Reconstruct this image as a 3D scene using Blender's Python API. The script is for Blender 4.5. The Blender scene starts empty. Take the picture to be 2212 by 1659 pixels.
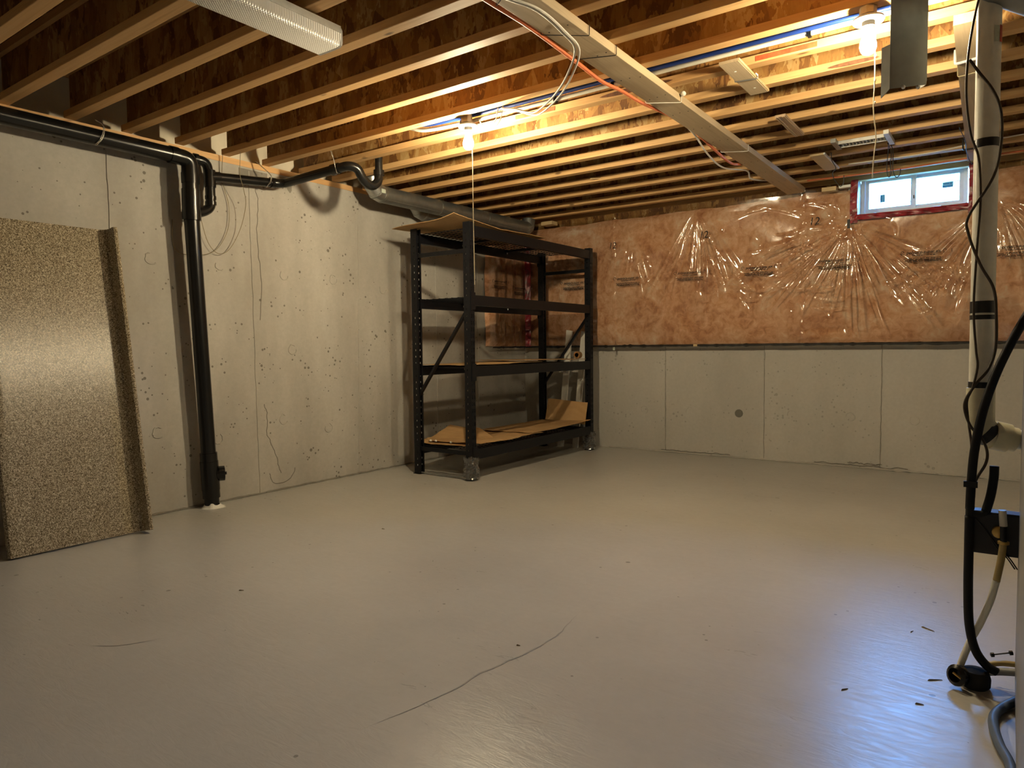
import bpy, math, random
import numpy as np
from mathutils import Vector, Matrix, noise as mnoise
random.seed(7)
SC = bpy.context.scene
COL = SC.collection

# ------------------------------------------------------------------ camera
F_PX, IMG_W = 1500.3, 2212
YAW, PITCH, ROLL = -0.62216, -0.05379, -0.01056
cam_d = bpy.data.cameras.new('camera'); cam_d.sensor_width = 36.0; cam_d.sensor_fit = 'HORIZONTAL'
cam_d.lens = F_PX * 36.0 / IMG_W; cam_d.clip_start = 0.05; cam_d.clip_end = 200
cam = bpy.data.objects.new('camera', cam_d); COL.objects.link(cam)
fw = Vector((math.sin(YAW)*math.cos(PITCH), math.cos(YAW)*math.cos(PITCH), math.sin(PITCH)))
rt = Vector((math.cos(YAW), -math.sin(YAW), 0)); up = rt.cross(fw)
r2 = rt*math.cos(ROLL) + up*math.sin(ROLL); u2 = up*math.cos(ROLL) - rt*math.sin(ROLL)
cam.matrix_world = Matrix(((r2.x, u2.x, -fw.x, 0.0), (r2.y, u2.y, -fw.y, 0.0), (r2.z, u2.z, -fw.z, 1.0), (0, 0, 0, 1)))
SC.camera = cam

# ------------------------------------------------------------------ world (overcast daylight) and exposure
WORLD_STRENGTH = 240.0
BULB_STRENGTH = 1750.0
BULB_COLOR = (1.0, 0.83, 0.53)
w = bpy.data.worlds.new('daylight'); SC.world = w; w.use_nodes = True
bg = w.node_tree.nodes['Background']; bg.inputs[0].default_value = (0.13, 0.39, 1.0, 1); bg.inputs[1].default_value = WORLD_STRENGTH
SC.view_settings.view_transform = 'Standard'; SC.view_settings.look = 'None'
SC.view_settings.exposure = 0.0; SC.view_settings.gamma = 1.0; SC.view_settings.use_curve_mapping = False
SC.cycles.use_denoising = True
SC.cycles.max_bounces = 5; SC.cycles.diffuse_bounces = 3; SC.cycles.glossy_bounces = 2; SC.cycles.transmission_bounces = 2; SC.cycles.transparent_max_bounces = 6
SC.cycles.caustics_reflective = False; SC.cycles.caustics_refractive = False; SC.cycles.use_adaptive_sampling = True; SC.cycles.adaptive_threshold = 0.12; SC.cycles.adaptive_min_samples = 16
SC.cycles.sample_clamp_indirect = 6.0
# the window as a light portal for the daylight (guides sampling only, gives no light of its own)
pl = bpy.data.lights.new('window_portal', 'AREA'); pl.shape = 'RECTANGLE'; pl.size = 0.74; pl.size_y = 0.34; pl.cycles.is_portal = True
po = bpy.data.objects.new('window_portal', pl); COL.objects.link(po)
po.location = (-0.63, 6.30, 2.16); po.rotation_euler = (math.radians(-90), 0, 0)

# ------------------------------------------------------------------ materials
MATS = {}
class NT:
    def __init__(s, name, rough=0.5, metal=0.0, base=(.5,.5,.5), spec=0.5):
        s.m = bpy.data.materials.new(name); s.m.use_nodes = True; s.t = s.m.node_tree
        s.b = s.t.nodes['Principled BSDF']; s.b.inputs['Base Color'].default_value = (*base, 1)
        s.b.inputs['Roughness'].default_value = rough; s.b.inputs['Metallic'].default_value = metal
        s.b.inputs['Specular IOR Level'].default_value = spec
        MATS[name] = s.m
    def n(s, typ, **kw):
        nd = s.t.nodes.new(typ)
        for k, v in kw.items():
            if k in nd.inputs: nd.inputs[k].default_value = v
            else: setattr(nd, k, v)
        return nd
    def l(s, a, b): s.t.links.new(a, b)
    def coords(s, scale=(1,1,1), rot=(0,0,0), kind='Object'):
        tc = s.n('ShaderNodeTexCoord'); mp = s.n('ShaderNodeMapping')
        mp.inputs['Scale'].default_value = scale; mp.inputs['Rotation'].default_value = rot
        s.l(tc.outputs[kind], mp.inputs['Vector']); return mp.outputs['Vector']
    def noise(s, vec, scale, detail=4, rough=.55, dist=0.0):
        nd = s.n('ShaderNodeTexNoise'); nd.inputs['Scale'].default_value = scale; nd.inputs['Detail'].default_value = detail
        nd.inputs['Roughness'].default_value = rough; nd.inputs['Distortion'].default_value = dist
        s.l(vec, nd.inputs['Vector']); return nd.outputs['Fac']
    def voro(s, vec, scale, out='Distance', feature='F1', rnd=1.0):
        nd = s.n('ShaderNodeTexVoronoi'); nd.feature = feature; nd.inputs['Scale'].default_value = scale; nd.inputs['Randomness'].default_value = rnd
        s.l(vec, nd.inputs['Vector']); return nd.outputs[out]
    def ramp(s, fac, stops, const=False):
        nd = s.n('ShaderNodeValToRGB'); e = nd.color_ramp.elements
        if const: nd.color_ramp.interpolation = 'CONSTANT'
        while len(e) < len(stops): e.new(.5)
        for i, (p, c) in enumerate(stops):
            e[i].position = p; e[i].color = (*c, 1) if len(c) == 3 else c
        s.l(fac, nd.inputs['Fac']); return nd.outputs['Color']
    def mix(s, fac, a, b, mode='MIX'):
        nd = s.n('ShaderNodeMix'); nd.data_type = 'RGBA'; nd.blend_type = mode
        for v, k in ((fac, 0), (a, 6), (b, 7)):
            if hasattr(v, 'links') or hasattr(v, 'is_linked'): s.l(v, nd.inputs[k])
            elif k == 0: nd.inputs[0].default_value = v
            else: nd.inputs[k].default_value = (*v, 1)
        return nd.outputs[2]
    def math(s, op, a, b=0.0):
        nd = s.n('ShaderNodeMath'); nd.operation = op
        for v, k in ((a, 0), (b, 1)):
            if hasattr(v, 'is_linked'): s.l(v, nd.inputs[k])
            else: nd.inputs[k].default_value = v
        return nd.outputs[0]
    def color(s, c): s.l(c, s.b.inputs['Base Color'])
    def rough(s, c): s.l(c, s.b.inputs['Roughness'])
    def bump(s, h, strength=.3, dist=.01):
        nd = s.n('ShaderNodeBump'); nd.inputs['Strength'].default_value = strength; nd.inputs['Distance'].default_value = dist
        s.l(h, nd.inputs['Height']); s.l(nd.outputs['Normal'], s.b.inputs['Normal']); return nd

def plain(name, base, rough=.5, metal=0.0, spec=.5, var=0.12, nscale=18):
    """a plain finish with a faint grain so that nothing is a dead flat colour"""
    t = NT(name, rough, metal, base, spec)
    f = t.noise(t.coords(), nscale, 3)
    lo = tuple(max(0, c*(1-var)) for c in base); hi = tuple(min(1, c*(1+var)) for c in base)
    t.color(t.ramp(f, [(.3, lo), (.7, hi)]))
    return t

def concrete(name, a, b, pit=.55, pits=True, rough=.85, streak=(1,1,.35)):
    t = NT(name, rough, 0, a, .25)
    v = t.coords()
    big = t.noise(t.coords(streak), 2.2, 3, .6)
    fine = t.noise(v, 42, 2, .6)
    c = t.ramp(big, [(.28, a), (.5, tuple((x+y)/2 for x, y in zip(a, b))), (.74, b)])
    c = t.mix(t.math('MULTIPLY', fine, .35), c, tuple(x*.62 for x in a))
    h = t.math('MULTIPLY', fine, .35)
    if pits:
        d = t.voro(v, 26); g = t.noise(v, 5.0, 2)
        thr = t.math('MULTIPLY', t.math('SUBTRACT', g, .43), 1.0)
        mask = t.math('LESS_THAN', d, thr)
        d2 = t.voro(v, 9); mask2 = t.math('LESS_THAN', d2, t.math('MULTIPLY', t.math('SUBTRACT', g, .50), .75))
        mk = t.math('MAXIMUM', mask, mask2)
        c = t.mix(t.math('MULTIPLY', mk, pit), c, (.13, .115, .095))
        pass
    t.color(c); t.bump(h, .35, .004)
    return t
concrete('concrete_left', (.38,.355,.315), (.60,.575,.53), pit=.8)
concrete('concrete_back', (.46,.44,.405), (.58,.56,.52), pit=.35)
concrete('concrete_patch', (.16,.16,.14), (.2,.2,.18), pits=False)
concrete('concrete_chip', (.20,.185,.16), (.33,.31,.27))

t = NT('floor_paint', .42, 0, (.42,.40,.37), .6)
v = t.coords()
f1 = t.noise(v, .9, 3, .6); f2 = t.noise(v, 30, 2, .6)
f3 = t.noise(t.coords((6,26,1), (0,0,.6)), 1.0, 3, .75, 1.8)
c = t.ramp(f1, [(.3, (.46,.445,.42)), (.7, (.56,.545,.515))])
c = t.mix(t.math('MULTIPLY', f2, .22), c, (.26,.24,.21))
d = t.voro(v, 14); sp = t.math('LESS_THAN', d, t.math('MULTIPLY', t.math('SUBTRACT', t.noise(v, 3, 2), .47), .55))
c = t.mix(t.math('MULTIPLY', sp, .65), c, (.10,.09,.075))
t.color(c)
t.rough(t.ramp(t.math('ADD', t.math('MULTIPLY', f3, .6), t.math('MULTIPLY', f1, .4)), [(.3, (.25,.25,.25)), (.7, (.43,.43,.43))]))
t.bump(t.math('ADD', t.math('MULTIPLY', f2, .4), f3), .22, .004)

def osb(name, k=1.0):
    t = NT(name, .62, 0, (.5,.3,.12), .35)
    va = t.n('ShaderNodeTexCoord')
    m1 = t.coords((8, 8, 3.6), (0, .35, 0)); m2 = t.coords((6.5, 6.5, 3.2), (0, -.6, 0))
    dn = t.n('ShaderNodeVectorMath'); dn.operation = 'ADD'
    nz = t.n('ShaderNodeTexNoise'); nz.inputs['Scale'].default_value = 5.0
    t.l(m1, nz.inputs['Vector']); t.l(m1, dn.inputs[0]); t.l(nz.outputs['Color'], dn.inputs[1])
    c1 = t.voro(dn.outputs[0], 1.9, 'Color'); c2 = t.voro(m2, 2.6, 'Color')
    s1 = t.n('ShaderNodeSeparateColor'); t.l(c1, s1.inputs[0]); s2 = t.n('ShaderNodeSeparateColor'); t.l(c2, s2.inputs[0])
    mx = t.math('ADD', t.math('MULTIPLY', s1.outputs[0], .6), t.math('MULTIPLY', s2.outputs[1], .4))
    g = t.noise(t.coords((20, 20, 3)), 6, 4, .6)
    mx = t.math('ADD', t.math('MULTIPLY', mx, .75), t.math('MULTIPLY', g, .25))
    t.color(t.ramp(mx, [(.22, (.22*k,.085*k,.02*k)), (.42, (.46*k,.215*k,.055*k)), (.60, (.62*k,.33*k,.095*k)), (.82, (.86*k,.58*k,.25*k))]))
    t.bump(mx, .35, .006)
osb('osb_web', .54); osb('osb_subfloor', .42)

def wood(name, a, b, dark, axis=0, rough=.6, knots=True, ring=26):
    t = NT(name, rough, 0, a, .35)
    sc = [ring, ring, ring]; sc[axis] = 1.1
    g = t.noise(t.coords(tuple(sc)), 1.6, 3, .62, .6)
    c = t.ramp(g, [(.25, a), (.55, b), (.8, tuple(x*.86 for x in a))])
    st = [6, 6, 6]; st[axis] = .9
    blot = t.noise(t.coords(tuple(st)), 1.1, 3)
    c = t.mix(t.ramp(blot, [(.55, (0,0,0)), (.75, (.6,.6,.6))]), c, dark)
    if knots:
        ks = [9, 9, 9]; ks[axis] = 3.2
        d = t.voro(t.coords(tuple(ks)), 1.0)
        c = t.mix(t.ramp(d, [(.05, (.85,.85,.85)), (.11, (0,0,0))]), c, tuple(x*.28 for x in dark))
    t.color(c); t.bump(g, .2, .003)
wood('pine_flange', (.56,.32,.125), (.66,.41,.18), (.44,.21,.065), 0)
wood('pine_plank', (.46,.345,.21), (.55,.425,.27), (.35,.25,.14), 1)
wood('pine_plate', (.62,.36,.15), (.70,.43,.2), (.5,.27,.1), 1)
wood('pine_block', (.58,.43,.22), (.66,.5,.28), (.45,.3,.14), 0, knots=False)
wood('board_finish', (.48,.36,.22), (.55,.43,.28), (.4,.29,.17), 1, .45, False, 40)
wood('molding_wood', (.42,.29,.19), (.5,.36,.24), (.34,.22,.14), 1, .5, False, 40)
plain('stain_red', (.42,.09,.03), .6, var=.35, nscale=40)
plain('bark_stain', (.17,.07,.03), .7, var=.4, nscale=40)
plain('rim_foam', (.70,.63,.50), .8, var=.06, nscale=8)
plain('ink', (.025,.018,.015), .7)
plain('ink_brown', (.09,.04,.02), .75)
plain('black_plastic', (.007,.007,.007), .24, spec=.4, var=.25)
plain('black_rubber', (.006,.006,.007), .5, spec=.25)
plain('black_steel', (.006,.0065,.009), .42, spec=.28)
plain('galvanized', (.42,.43,.42), .34, .9, var=.2, nscale=9)
plain('galvanized_dull', (.30,.31,.30), .45, .85, var=.2, nscale=9)
plain('zinc_screw', (.75,.75,.75), .3, 1.0)
plain('steel_strap', (.45,.42,.36), .4, .9)
plain('white_metal', (.74,.73,.69), .35)
plain('white_plastic', (.80,.78,.72), .35, var=.04)
plain('pvc_pipe', (.88,.86,.76), .38, var=.06, nscale=30)
plain('pvc_fitting', (.78,.73,.52), .36, var=.10, nscale=20)
plain('porcelain', (.85,.83,.78), .2, var=.03)
plain('box_metal', (.45,.36,.24), .5, .6)
plain('blue_pipe', (.008,.03,.17), .42)
plain('white_pipe', (.80,.76,.64), .38, var=.04)
plain('white_cable', (.78,.74,.66), .5, var=.05)
plain('orange_cable', (.75,.20,.08), .5)
plain('brown_cable', (.06,.042,.028), .5)
plain('thin_wire', (.22,.18,.10), .45, .3)
plain('black_wire', (.02,.017,.015), .5)
plain('cord', (.75,.68,.5), .7)
plain('red_tape', (.24,.008,.018), .3, var=.55, nscale=22)
plain('black_tape', (.011,.011,.012), .33)
plain('label_paper', (.50,.55,.47), .5, var=.15, nscale=90)
plain('label_red', (.42,.06,.03), .5)
plain('vinyl_frame', (.80,.82,.84), .35, var=.03)
plain('sticker_blue', (.01,.20,.36), .4)
plain('sticker_pale', (.12,.45,.55), .4)
plain('cabinet_grey', (.30,.29,.26), .42, .3)
plain('dark_box', (.012,.012,.016), .35)
plain('brass', (.62,.42,.14), .3, .8)
plain('grey_hose', (.34,.35,.36), .45)
plain('blue_hose', (.10,.14,.22), .45)
plain('amber_tube', (.45,.34,.14), .35)
plain('foam_cover', (.03,.03,.028), .8, spec=.2)
plain('trim_white', (.82,.80,.74), .45, var=.04)
plain('siding', (.86,.88,.88), .6, var=.03)
plain('siding_trim', (.40,.66,.66), .6, var=.05)
plain('grass', (.30,.42,.34), .9, var=.3)
plain('tape_roll', (.30,.16,.06), .4)
plain('chip', (.20,.16,.11), .8)
plain('crack', (.38,.365,.34), .9)
plain('pale_bounce_wall', (.76,.74,.70), .85)

t = NT('cardboard', .75, 0, (.45,.28,.13), .2)
g = t.noise(t.coords((2, 60, 2)), 1.5, 3); g2 = t.noise(t.coords(), 2.5, 4)
c = t.ramp(t.math('ADD', t.math('MULTIPLY', g, .3), t.math('MULTIPLY', g2, .7)), [(.3, (.40,.24,.105)), (.7, (.54,.35,.17))])
t.color(c); t.bump(g, .12, .002)

t = NT('countertop_laminate', .24, 0, (.3,.25,.17), .5)
v = t.coords(); n1 = t.noise(v, 260, 2, .75); n2 = t.noise(v, 120, 3, .7)
f = t.math('ADD', t.math('MULTIPLY', n1, .62), t.math('MULTIPLY', n2, .38))
t.color(t.ramp(f, [(.38, (.025,.018,.01)), (.45, (.13,.095,.05)), (.52, (.33,.27,.18)), (.60, (.68,.60,.45))]))
t.bump(n2, .05, .001)

t = NT('insulation', .95, 0, (.5,.25,.13), .1)
v = t.coords((1, 1, 1)); n1 = t.noise(v, 3.6, 3, .65, 1.2); n2 = t.noise(v, 17, 3, .65, .8)
f = t.math('ADD', t.math('MULTIPLY', n1, .55), t.math('MULTIPLY', n2, .45))
t.color(t.ramp(f, [(.34, (.50,.225,.115)), (.46, (.77,.42,.245)), (.56, (.90,.57,.37)), (.68, (.98,.78,.60))]))
t.bump(f, .6, .02)

# clear poly sheet: see-through with a slick surface
t = NT('poly_sheet')
tr = t.n('ShaderNodeBsdfTransparent'); tr.inputs[0].default_value = (.93,.90,.86,1)
gl = t.n('ShaderNodeBsdfGlossy'); gl.inputs['Roughness'].default_value = .09; gl.inputs[0].default_value = (1,1,1,1)
lw = t.n('ShaderNodeFresnel'); lw.inputs['IOR'].default_value = 1.5
fz = t.math('MINIMUM', t.math('MULTIPLY', lw.outputs[0], 2.1), .8)
mx = t.n('ShaderNodeMixShader'); t.l(fz, mx.inputs[0]); t.l(tr.outputs[0], mx.inputs[1]); t.l(gl.outputs[0], mx.inputs[2])
fnz = t.noise(t.coords(), 7, 2, .5); bn = t.n('ShaderNodeBump'); bn.inputs['Strength'].default_value = .12; bn.inputs['Distance'].default_value = .012
t.l(fnz, bn.inputs['Height']); t.l(bn.outputs[0], gl.inputs['Normal'])
t.l(mx.outputs[0], t.t.nodes['Material Output'].inputs[0]); t.t.nodes.remove(t.b)

t = NT('clear_bag')
tr = t.n('ShaderNodeBsdfTransparent'); gl = t.n('ShaderNodeBsdfGlossy'); gl.inputs['Roughness'].default_value = .12
df = t.n('ShaderNodeBsdfDiffuse'); df.inputs[0].default_value = (.6,.6,.6,1)
m1 = t.n('ShaderNodeMixShader'); m1.inputs[0].default_value = .07; t.l(tr.outputs[0], m1.inputs[1]); t.l(df.outputs[0], m1.inputs[2])
lw = t.n('ShaderNodeFresnel'); lw.inputs['IOR'].default_value = 1.6
m2 = t.n('ShaderNodeMixShader'); t.l(t.math('MINIMUM', t.math('MULTIPLY', lw.outputs[0], 2.5), .9), m2.inputs[0]); t.l(m1.outputs[0], m2.inputs[1]); t.l(gl.outputs[0], m2.inputs[2])
t.l(m2.outputs[0], t.t.nodes['Material Output'].inputs[0]); t.t.nodes.remove(t.b)

t = NT('window_glass')
tr = t.n('ShaderNodeBsdfTransparent'); tr.inputs[0].default_value = (.95,.98,.97,1)
gl = t.n('ShaderNodeBsdfGlossy'); gl.inputs['Roughness'].default_value = .02
lw = t.n('ShaderNodeFresnel'); lw.inputs['IOR'].default_value = 1.45
mx = t.n('ShaderNodeMixShader'); t.l(lw.outputs[0], mx.inputs[0]); t.l(tr.outputs[0], mx.inputs[1]); t.l(gl.outputs[0], mx.inputs[2])
t.l(mx.outputs[0], t.t.nodes['Material Output'].inputs[0]); t.t.nodes.remove(t.b)

t = NT('prismatic_lens', .28, 0, (.62,.60,.57), .5)
v = t.coords((1,1,1), (0,0,.78)); wv = t.n('ShaderNodeTexWave'); wv.inputs['Scale'].default_value = 42; wv.bands_direction = 'X'; t.l(v, wv.inputs['Vector'])
w2 = t.n('ShaderNodeTexWave'); w2.inputs['Scale'].default_value = 42; w2.bands_direction = 'Y'; t.l(v, w2.inputs['Vector'])
hh = t.math('MULTIPLY', wv.outputs['Fac'], w2.outputs['Fac'])
t.color(t.ramp(hh, [(0, (.50,.48,.455)), (1, (.70,.68,.65))])); t.bump(hh, .5, .003)

for nm, k in (('bulb_glow', 1.08), ('bulb_glow_weaker', .80)):
    t = NT(nm); em = t.n('ShaderNodeEmission'); em.inputs[0].default_value = (*BULB_COLOR, 1); em.inputs[1].default_value = BULB_STRENGTH*k
    t.l(em.outputs[0], t.t.nodes['Material Output'].inputs[0]); t.t.nodes.remove(t.b)

# ------------------------------------------------------------------ mesh helpers
ORG = {}
def V(*a): return Vector(a)
def catmull(pts, n=8):
    P = [Vector(p) for p in pts]; P = [P[0]*2-P[1]] + P + [P[-1]*2-P[-2]]; out = []
    for i in range(1, len(P)-2):
        a, b, c, d = P[i-1:i+3]
        for k in range(n):
            s = k/n; out.append(.5*((2*b)+(c-a)*s+(2*a-5*b+4*c-d)*s*s+(3*b-a-3*c+d)*s**3))
    out.append(P[-2]); return out
def fillet(pts, r, n=6):
    P = [Vector(p) for p in pts]; out = [P[0]]
    for i in range(1, len(P)-1):
        a = (P[i-1]-P[i]); b = (P[i+1]-P[i]); rr = min(r, a.length*.48, b.length*.48)
        s, e = P[i]+a.normalized()*rr, P[i]+b.normalized()*rr
        for k in range(n+1):
            q = k/n; out.append((1-q)**2*s + 2*q*(1-q)*P[i] + q*q*e)
    out.append(P[-1]); return out
class MB:
    def __init__(s): s.v = []; s.f = []
    def add(s, vs, fs):
        o = len(s.v); s.v += [Vector(p) for p in vs]; s.f += [tuple(i+o for i in f) for f in fs]; return s
    def box(s, x0, x1, y0, y1, z0, z1):
        vs = [(x, y, z) for z in (z0, z1) for y in (y0, y1) for x in (x0, x1)]
        return s.add(vs, [(0,2,3,1), (4,5,7,6), (0,1,5,4), (2,6,7,3), (0,4,6,2), (1,3,7,5)])
    def hexa(s, lo, hi):   # two quads (each counted the same way round)
        n = len(lo); fs = [tuple(range(n))[::-1], tuple(range(n, 2*n))] + [(i, (i+1) % n, n+(i+1) % n, n+i) for i in range(n)]
        return s.add(list(lo)+list(hi), fs)
    def prism(s, prof, vec):
        vec = Vector(vec); return s.hexa([Vector(p) for p in prof], [Vector(p)+vec for p in prof])
    def bar(s, p, q, a, b, upv=(0,0,1)):   # rectangular bar, a across, b along upv
        p, q = Vector(p), Vector(q); d = (q-p).normalized(); x = d.cross(Vector(upv)).normalized(); y = x.cross(d)
        c = [x*a/2+y*b/2, x*a/2-y*b/2, -x*a/2-y*b/2, -x*a/2+y*b/2]
        return s.hexa([p+k for k in c], [q+k for k in c])
    def tube(s, pts, r, seg=12, cap=True):
        P = [Vector(p) for p in pts]; n = len(P); rs = r if isinstance(r, (list, tuple)) else [r]*n
        T = [((P[min(i+1, n-1)]-P[max(i-1, 0)]) or Vector((0,0,1))).normalized() for i in range(n)]
        u = T[0].orthogonal().normalized(); vs = []
        for i in range(n):
            u = (u - T[i]*u.dot(T[i])).normalized(); w = T[i].cross(u)
            vs += [P[i] + (u*math.cos(2*math.pi*k/seg) + w*math.sin(2*math.pi*k/seg))*rs[i] for k in range(seg)]
        fs = [(i*seg+k, i*seg+(k+1) % seg, (i+1)*seg+(k+1) % seg, (i+1)*seg+k) for i in range(n-1) for k in range(seg)]
        if cap: fs += [tuple(range(seg))[::-1], tuple(range((n-1)*seg, n*seg))]
        return s.add(vs, fs)
    def lathe(s, prof, c, axis=(0,0,1), seg=20):   # prof: (radius, along)
        ax = Vector(axis).normalized(); u = ax.orthogonal().normalized(); w = ax.cross(u); c = Vector(c)
        vs = [c + ax*h + (u*math.cos(2*math.pi*k/seg)+w*math.sin(2*math.pi*k/seg))*r for r, h in prof for k in range(seg)]
        n = len(prof); fs = [(i*seg+k, i*seg+(k+1) % seg, (i+1)*seg+(k+1) % seg, (i+1)*seg+k) for i in range(n-1) for k in range(seg)]
        fs += [tuple(range(seg))[::-1], tuple(range((n-1)*seg, n*seg))]
        return s.add(vs, fs)
    def grid(s, nu, nv, fn, keep=None):
        vs = [fn(i/nu, j/nv) for j in range(nv+1) for i in range(nu+1)]
        fs = [(j*(nu+1)+i, j*(nu+1)+i+1, (j+1)*(nu+1)+i+1, (j+1)*(nu+1)+i) for j in range(nv) for i in range(nu) if keep is None or keep((i+.5)/nu, (j+.5)/nv)]
        return s.add(vs, fs)
    def build(s, name, mat, parent=None, smooth=False, solid=0, bevel=0, loc=None):
        org = ORG[parent.name] if parent else Vector(loc or (0,0,0))
        me = bpy.data.meshes.new(name); me.from_pydata([p-org for p in s.v], [], s.f); me.update()
        me.materials.append(MATS[mat])
        o = bpy.data.objects.new(name, me); COL.objects.link(o)
        if parent: o.parent = parent
        else: o.location = org
        ORG[o.name] = org
        if smooth:
            for p in me.polygons: p.use_smooth = True
            if smooth == 'auto':
                me.set_sharp_from_angle(angle=math.radians(40))
        if solid:
            md = o.modifiers.new('thickness', 'SOLIDIFY'); md.thickness = solid; md.offset = 0
        if bevel:
            md = o.modifiers.new('edge', 'BEVEL'); md.width = bevel; md.segments = 2; md.limit_method = 'ANGLE'
        return o
def thing(name, loc, label, cat, group=None, kind=None):
    o = bpy.data.objects.new(name, None); COL.objects.link(o); o.location = loc; o.empty_display_size = .05
    ORG[o.name] = Vector(loc); return tag(o, label, cat, group, kind)
def tag(o, label=None, cat=None, group=None, kind=None):
    if label: o['label'] = label
    if cat: o['category'] = cat
    if group: o['group'] = group
    if kind: o['kind'] = kind
    return o
def text(body, size, origin, xdir, ydir, mat, parent, name='printed_text', shear=0.0, bold=0.0):
    cu = bpy.data.curves.new(name, 'FONT'); cu.body = body; cu.size = size; cu.align_x = 'CENTER'; cu.align_y = 'CENTER'; cu.shear = shear; cu.offset = bold
    cu.materials.append(MATS[mat]); o = bpy.data.objects.new(name, cu); COL.objects.link(o)
    x = Vector(xdir).normalized(); y = Vector(ydir).normalized(); z = x.cross(y); p = Vector(origin) - ORG[parent.name]
    o.parent = parent
    o.matrix_local = Matrix(((x.x, y.x, z.x, p.x), (x.y, y.y, z.y, p.y), (x.z, y.z, z.z, p.z), (0,0,0,1))); return o
def fbm(x, y, z=0.0, oct=4): return mnoise.fractal(Vector((x, y, z)), 1.0, 2.0, oct)

# ------------------------------------------------------------------ room shell
XL, XR, YB, YF, ZJ, ZS = -4.20, 2.3, 6.10, -2.4, 2.26, 2.52
def st(o, label, cat): return tag(o, label, cat, None, 'structure')

fl = st(MB().box(XL-.3, XR+.3, YF-.3, YB+.3, -.15, 0).build('floor', 'floor_paint'), 'grey painted concrete floor with trowel marks', 'floor')
# hairline cracks in the floor, laid a hair proud so that they show
def floor_crack(pts, wd):
    P = catmull(pts, 8); m = MB()
    for i, p in enumerate(P): P[i] = p + V(fbm(p.x*9, p.y*9, 1)*.012, 0, 0)
    vs = []
    for i, p in enumerate(P):
        d = (P[min(i+1, len(P)-1)]-P[max(i-1, 0)]).normalized(); n = V(-d.y, d.x, 0); ww = wd*(.05+.9*math.sin(math.pi*min(1, max(0, i/(len(P)-1)))))
        vs += [p+n*ww+V(0,0,.0012), p-n*ww+V(0,0,.0012)]
    m.add(vs, [(2*i, 2*i+1, 2*i+3, 2*i+2) for i in range(len(P)-1)])
    return m.build('crack', 'crack', fl)
floor_crack([(-1.284,2.201,0), (-1.252,1.988,0), (-1.263,1.806,0), (-1.295,1.629,0), (-1.304,1.468,0), (-1.36,1.2,0)], .0035)
floor_crack([(-2.55,1.02,0), (-2.43,1.1,0), (-2.36,1.22,0)], .002)

# left wall with its vertical form seams, tie marks and cracks
wl = st(MB().box(XL-.22, XL, YF-.3, YB+.3, 0, 2.222).build('wall_left', 'concrete_left'), 'bare poured concrete wall with pits and vertical form seams', 'wall')
def wobble_strip(fn, n, wd, thick, name, mat, parent):
    """a thin uneven ridge: fn(s) gives (point, across, normal)"""
    m = MB(); vs = []
    for i in range(n+1):
        p, a, nn = fn(i/n); j = wd*(.6+.8*abs(fbm(i*.45, 3.1, wd*90)))
        vs += [p-a*j, p-a*j*.4+nn*thick, p+a*j*.4+nn*thick, p+a*j]
    m.add(vs, [(4*i+k, 4*i+k+1, 4*i+5+k, 4*i+4+k) for i in range(n) for k in range(3)])
    return m.build(name, mat, parent)
for y0, y1, wd in ((1.926, 1.93, .006), (2.833, 2.85, .0075), (3.80, 3.75, .006), (4.70, 4.70, .006), (5.30, 5.30, .006), (.98, .98, .006)):
    wobble_strip(lambda s, a=y0, b=y1: (V(XL-.001, a+(b-a)*s+fbm(s*9, a)*.006, 2.20*(1-s)), V(0,1,0), V(1,0,0)), 60, wd, .006, 'form_seam', 'concrete_left', wl)
def tie_mark(parent, p, n, r, mat, a0=0, a1=360, prot=.004):
    ax = Vector(n); u = ax.orthogonal().normalized(); w_ = ax.cross(u); P = []
    for k in range(17):
        a = math.radians(a0+(a1-a0)*k/16); rr = r*(1+.18*fbm(math.cos(a)*1.6, math.sin(a)*1.6, p[1]+p[0])); P.append(Vector(p)+(u*math.cos(a)+w_*math.sin(a))*rr+ax*.001)
    return MB().tube(P, prot, 6).build('tie_mark', mat, parent)
for y, z in ((2.156,1.551), (2.604,1.553), (3.097,1.525), (3.537,1.523), (3.15,.996), (2.16,.5), (2.55,.42), (3.06,.50), (3.46,.40), (4.05,1.48), (3.93,.44)):
    tie_mark(wl, (XL, y, z), (1,0,0), .034, 'concrete_left', random.uniform(0,180), random.uniform(250,400))
for pts in ([(2.90,.62), (2.93,.5), (2.92,.40), (2.97,.30), (3.0,.2), (3.03,.12)], [(2.93,.13), (2.96,.06), (3.05,.05), (3.12,.09), (3.14,.14)], [(2.885,2.1), (2.90,1.95), (2.88,1.75), (2.91,1.5), (2.89,1.2)]):
    MB().tube([V(XL+.0005, y+fbm(y*20,z*20)*.012, z) for y, z in [(q.x, q.y) for q in catmull([(a,b,0) for a,b in pts], 6)]], .0028, 5).build('crack', 'concrete_chip', wl)
# ragged mortar along the wall head
for y0, y1 in ((2.76, 2.98), (3.08, 3.18)):
    MB().grid(14, 5, lambda a, b, y0=y0, y1=y1: V(XL+.001+.006*math.sin(math.pi*a)*math.sin(math.pi*b)*abs(fbm(a*6, b*4, y0)), y0+(y1-y0)*a, 2.21-.13*b*(.6+.5*fbm(a*4, y0)))).build('mortar_chip', 'concrete_chip', wl)
wobble_strip(lambda s: (V(XL+.002, 2.0+4.0*s, .004+.004*fbm(s*40, 2)), V(0,0,1), V(1,0,0)), 160, .008, .012, 'floor_joint', 'concrete_chip', wl)

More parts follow.
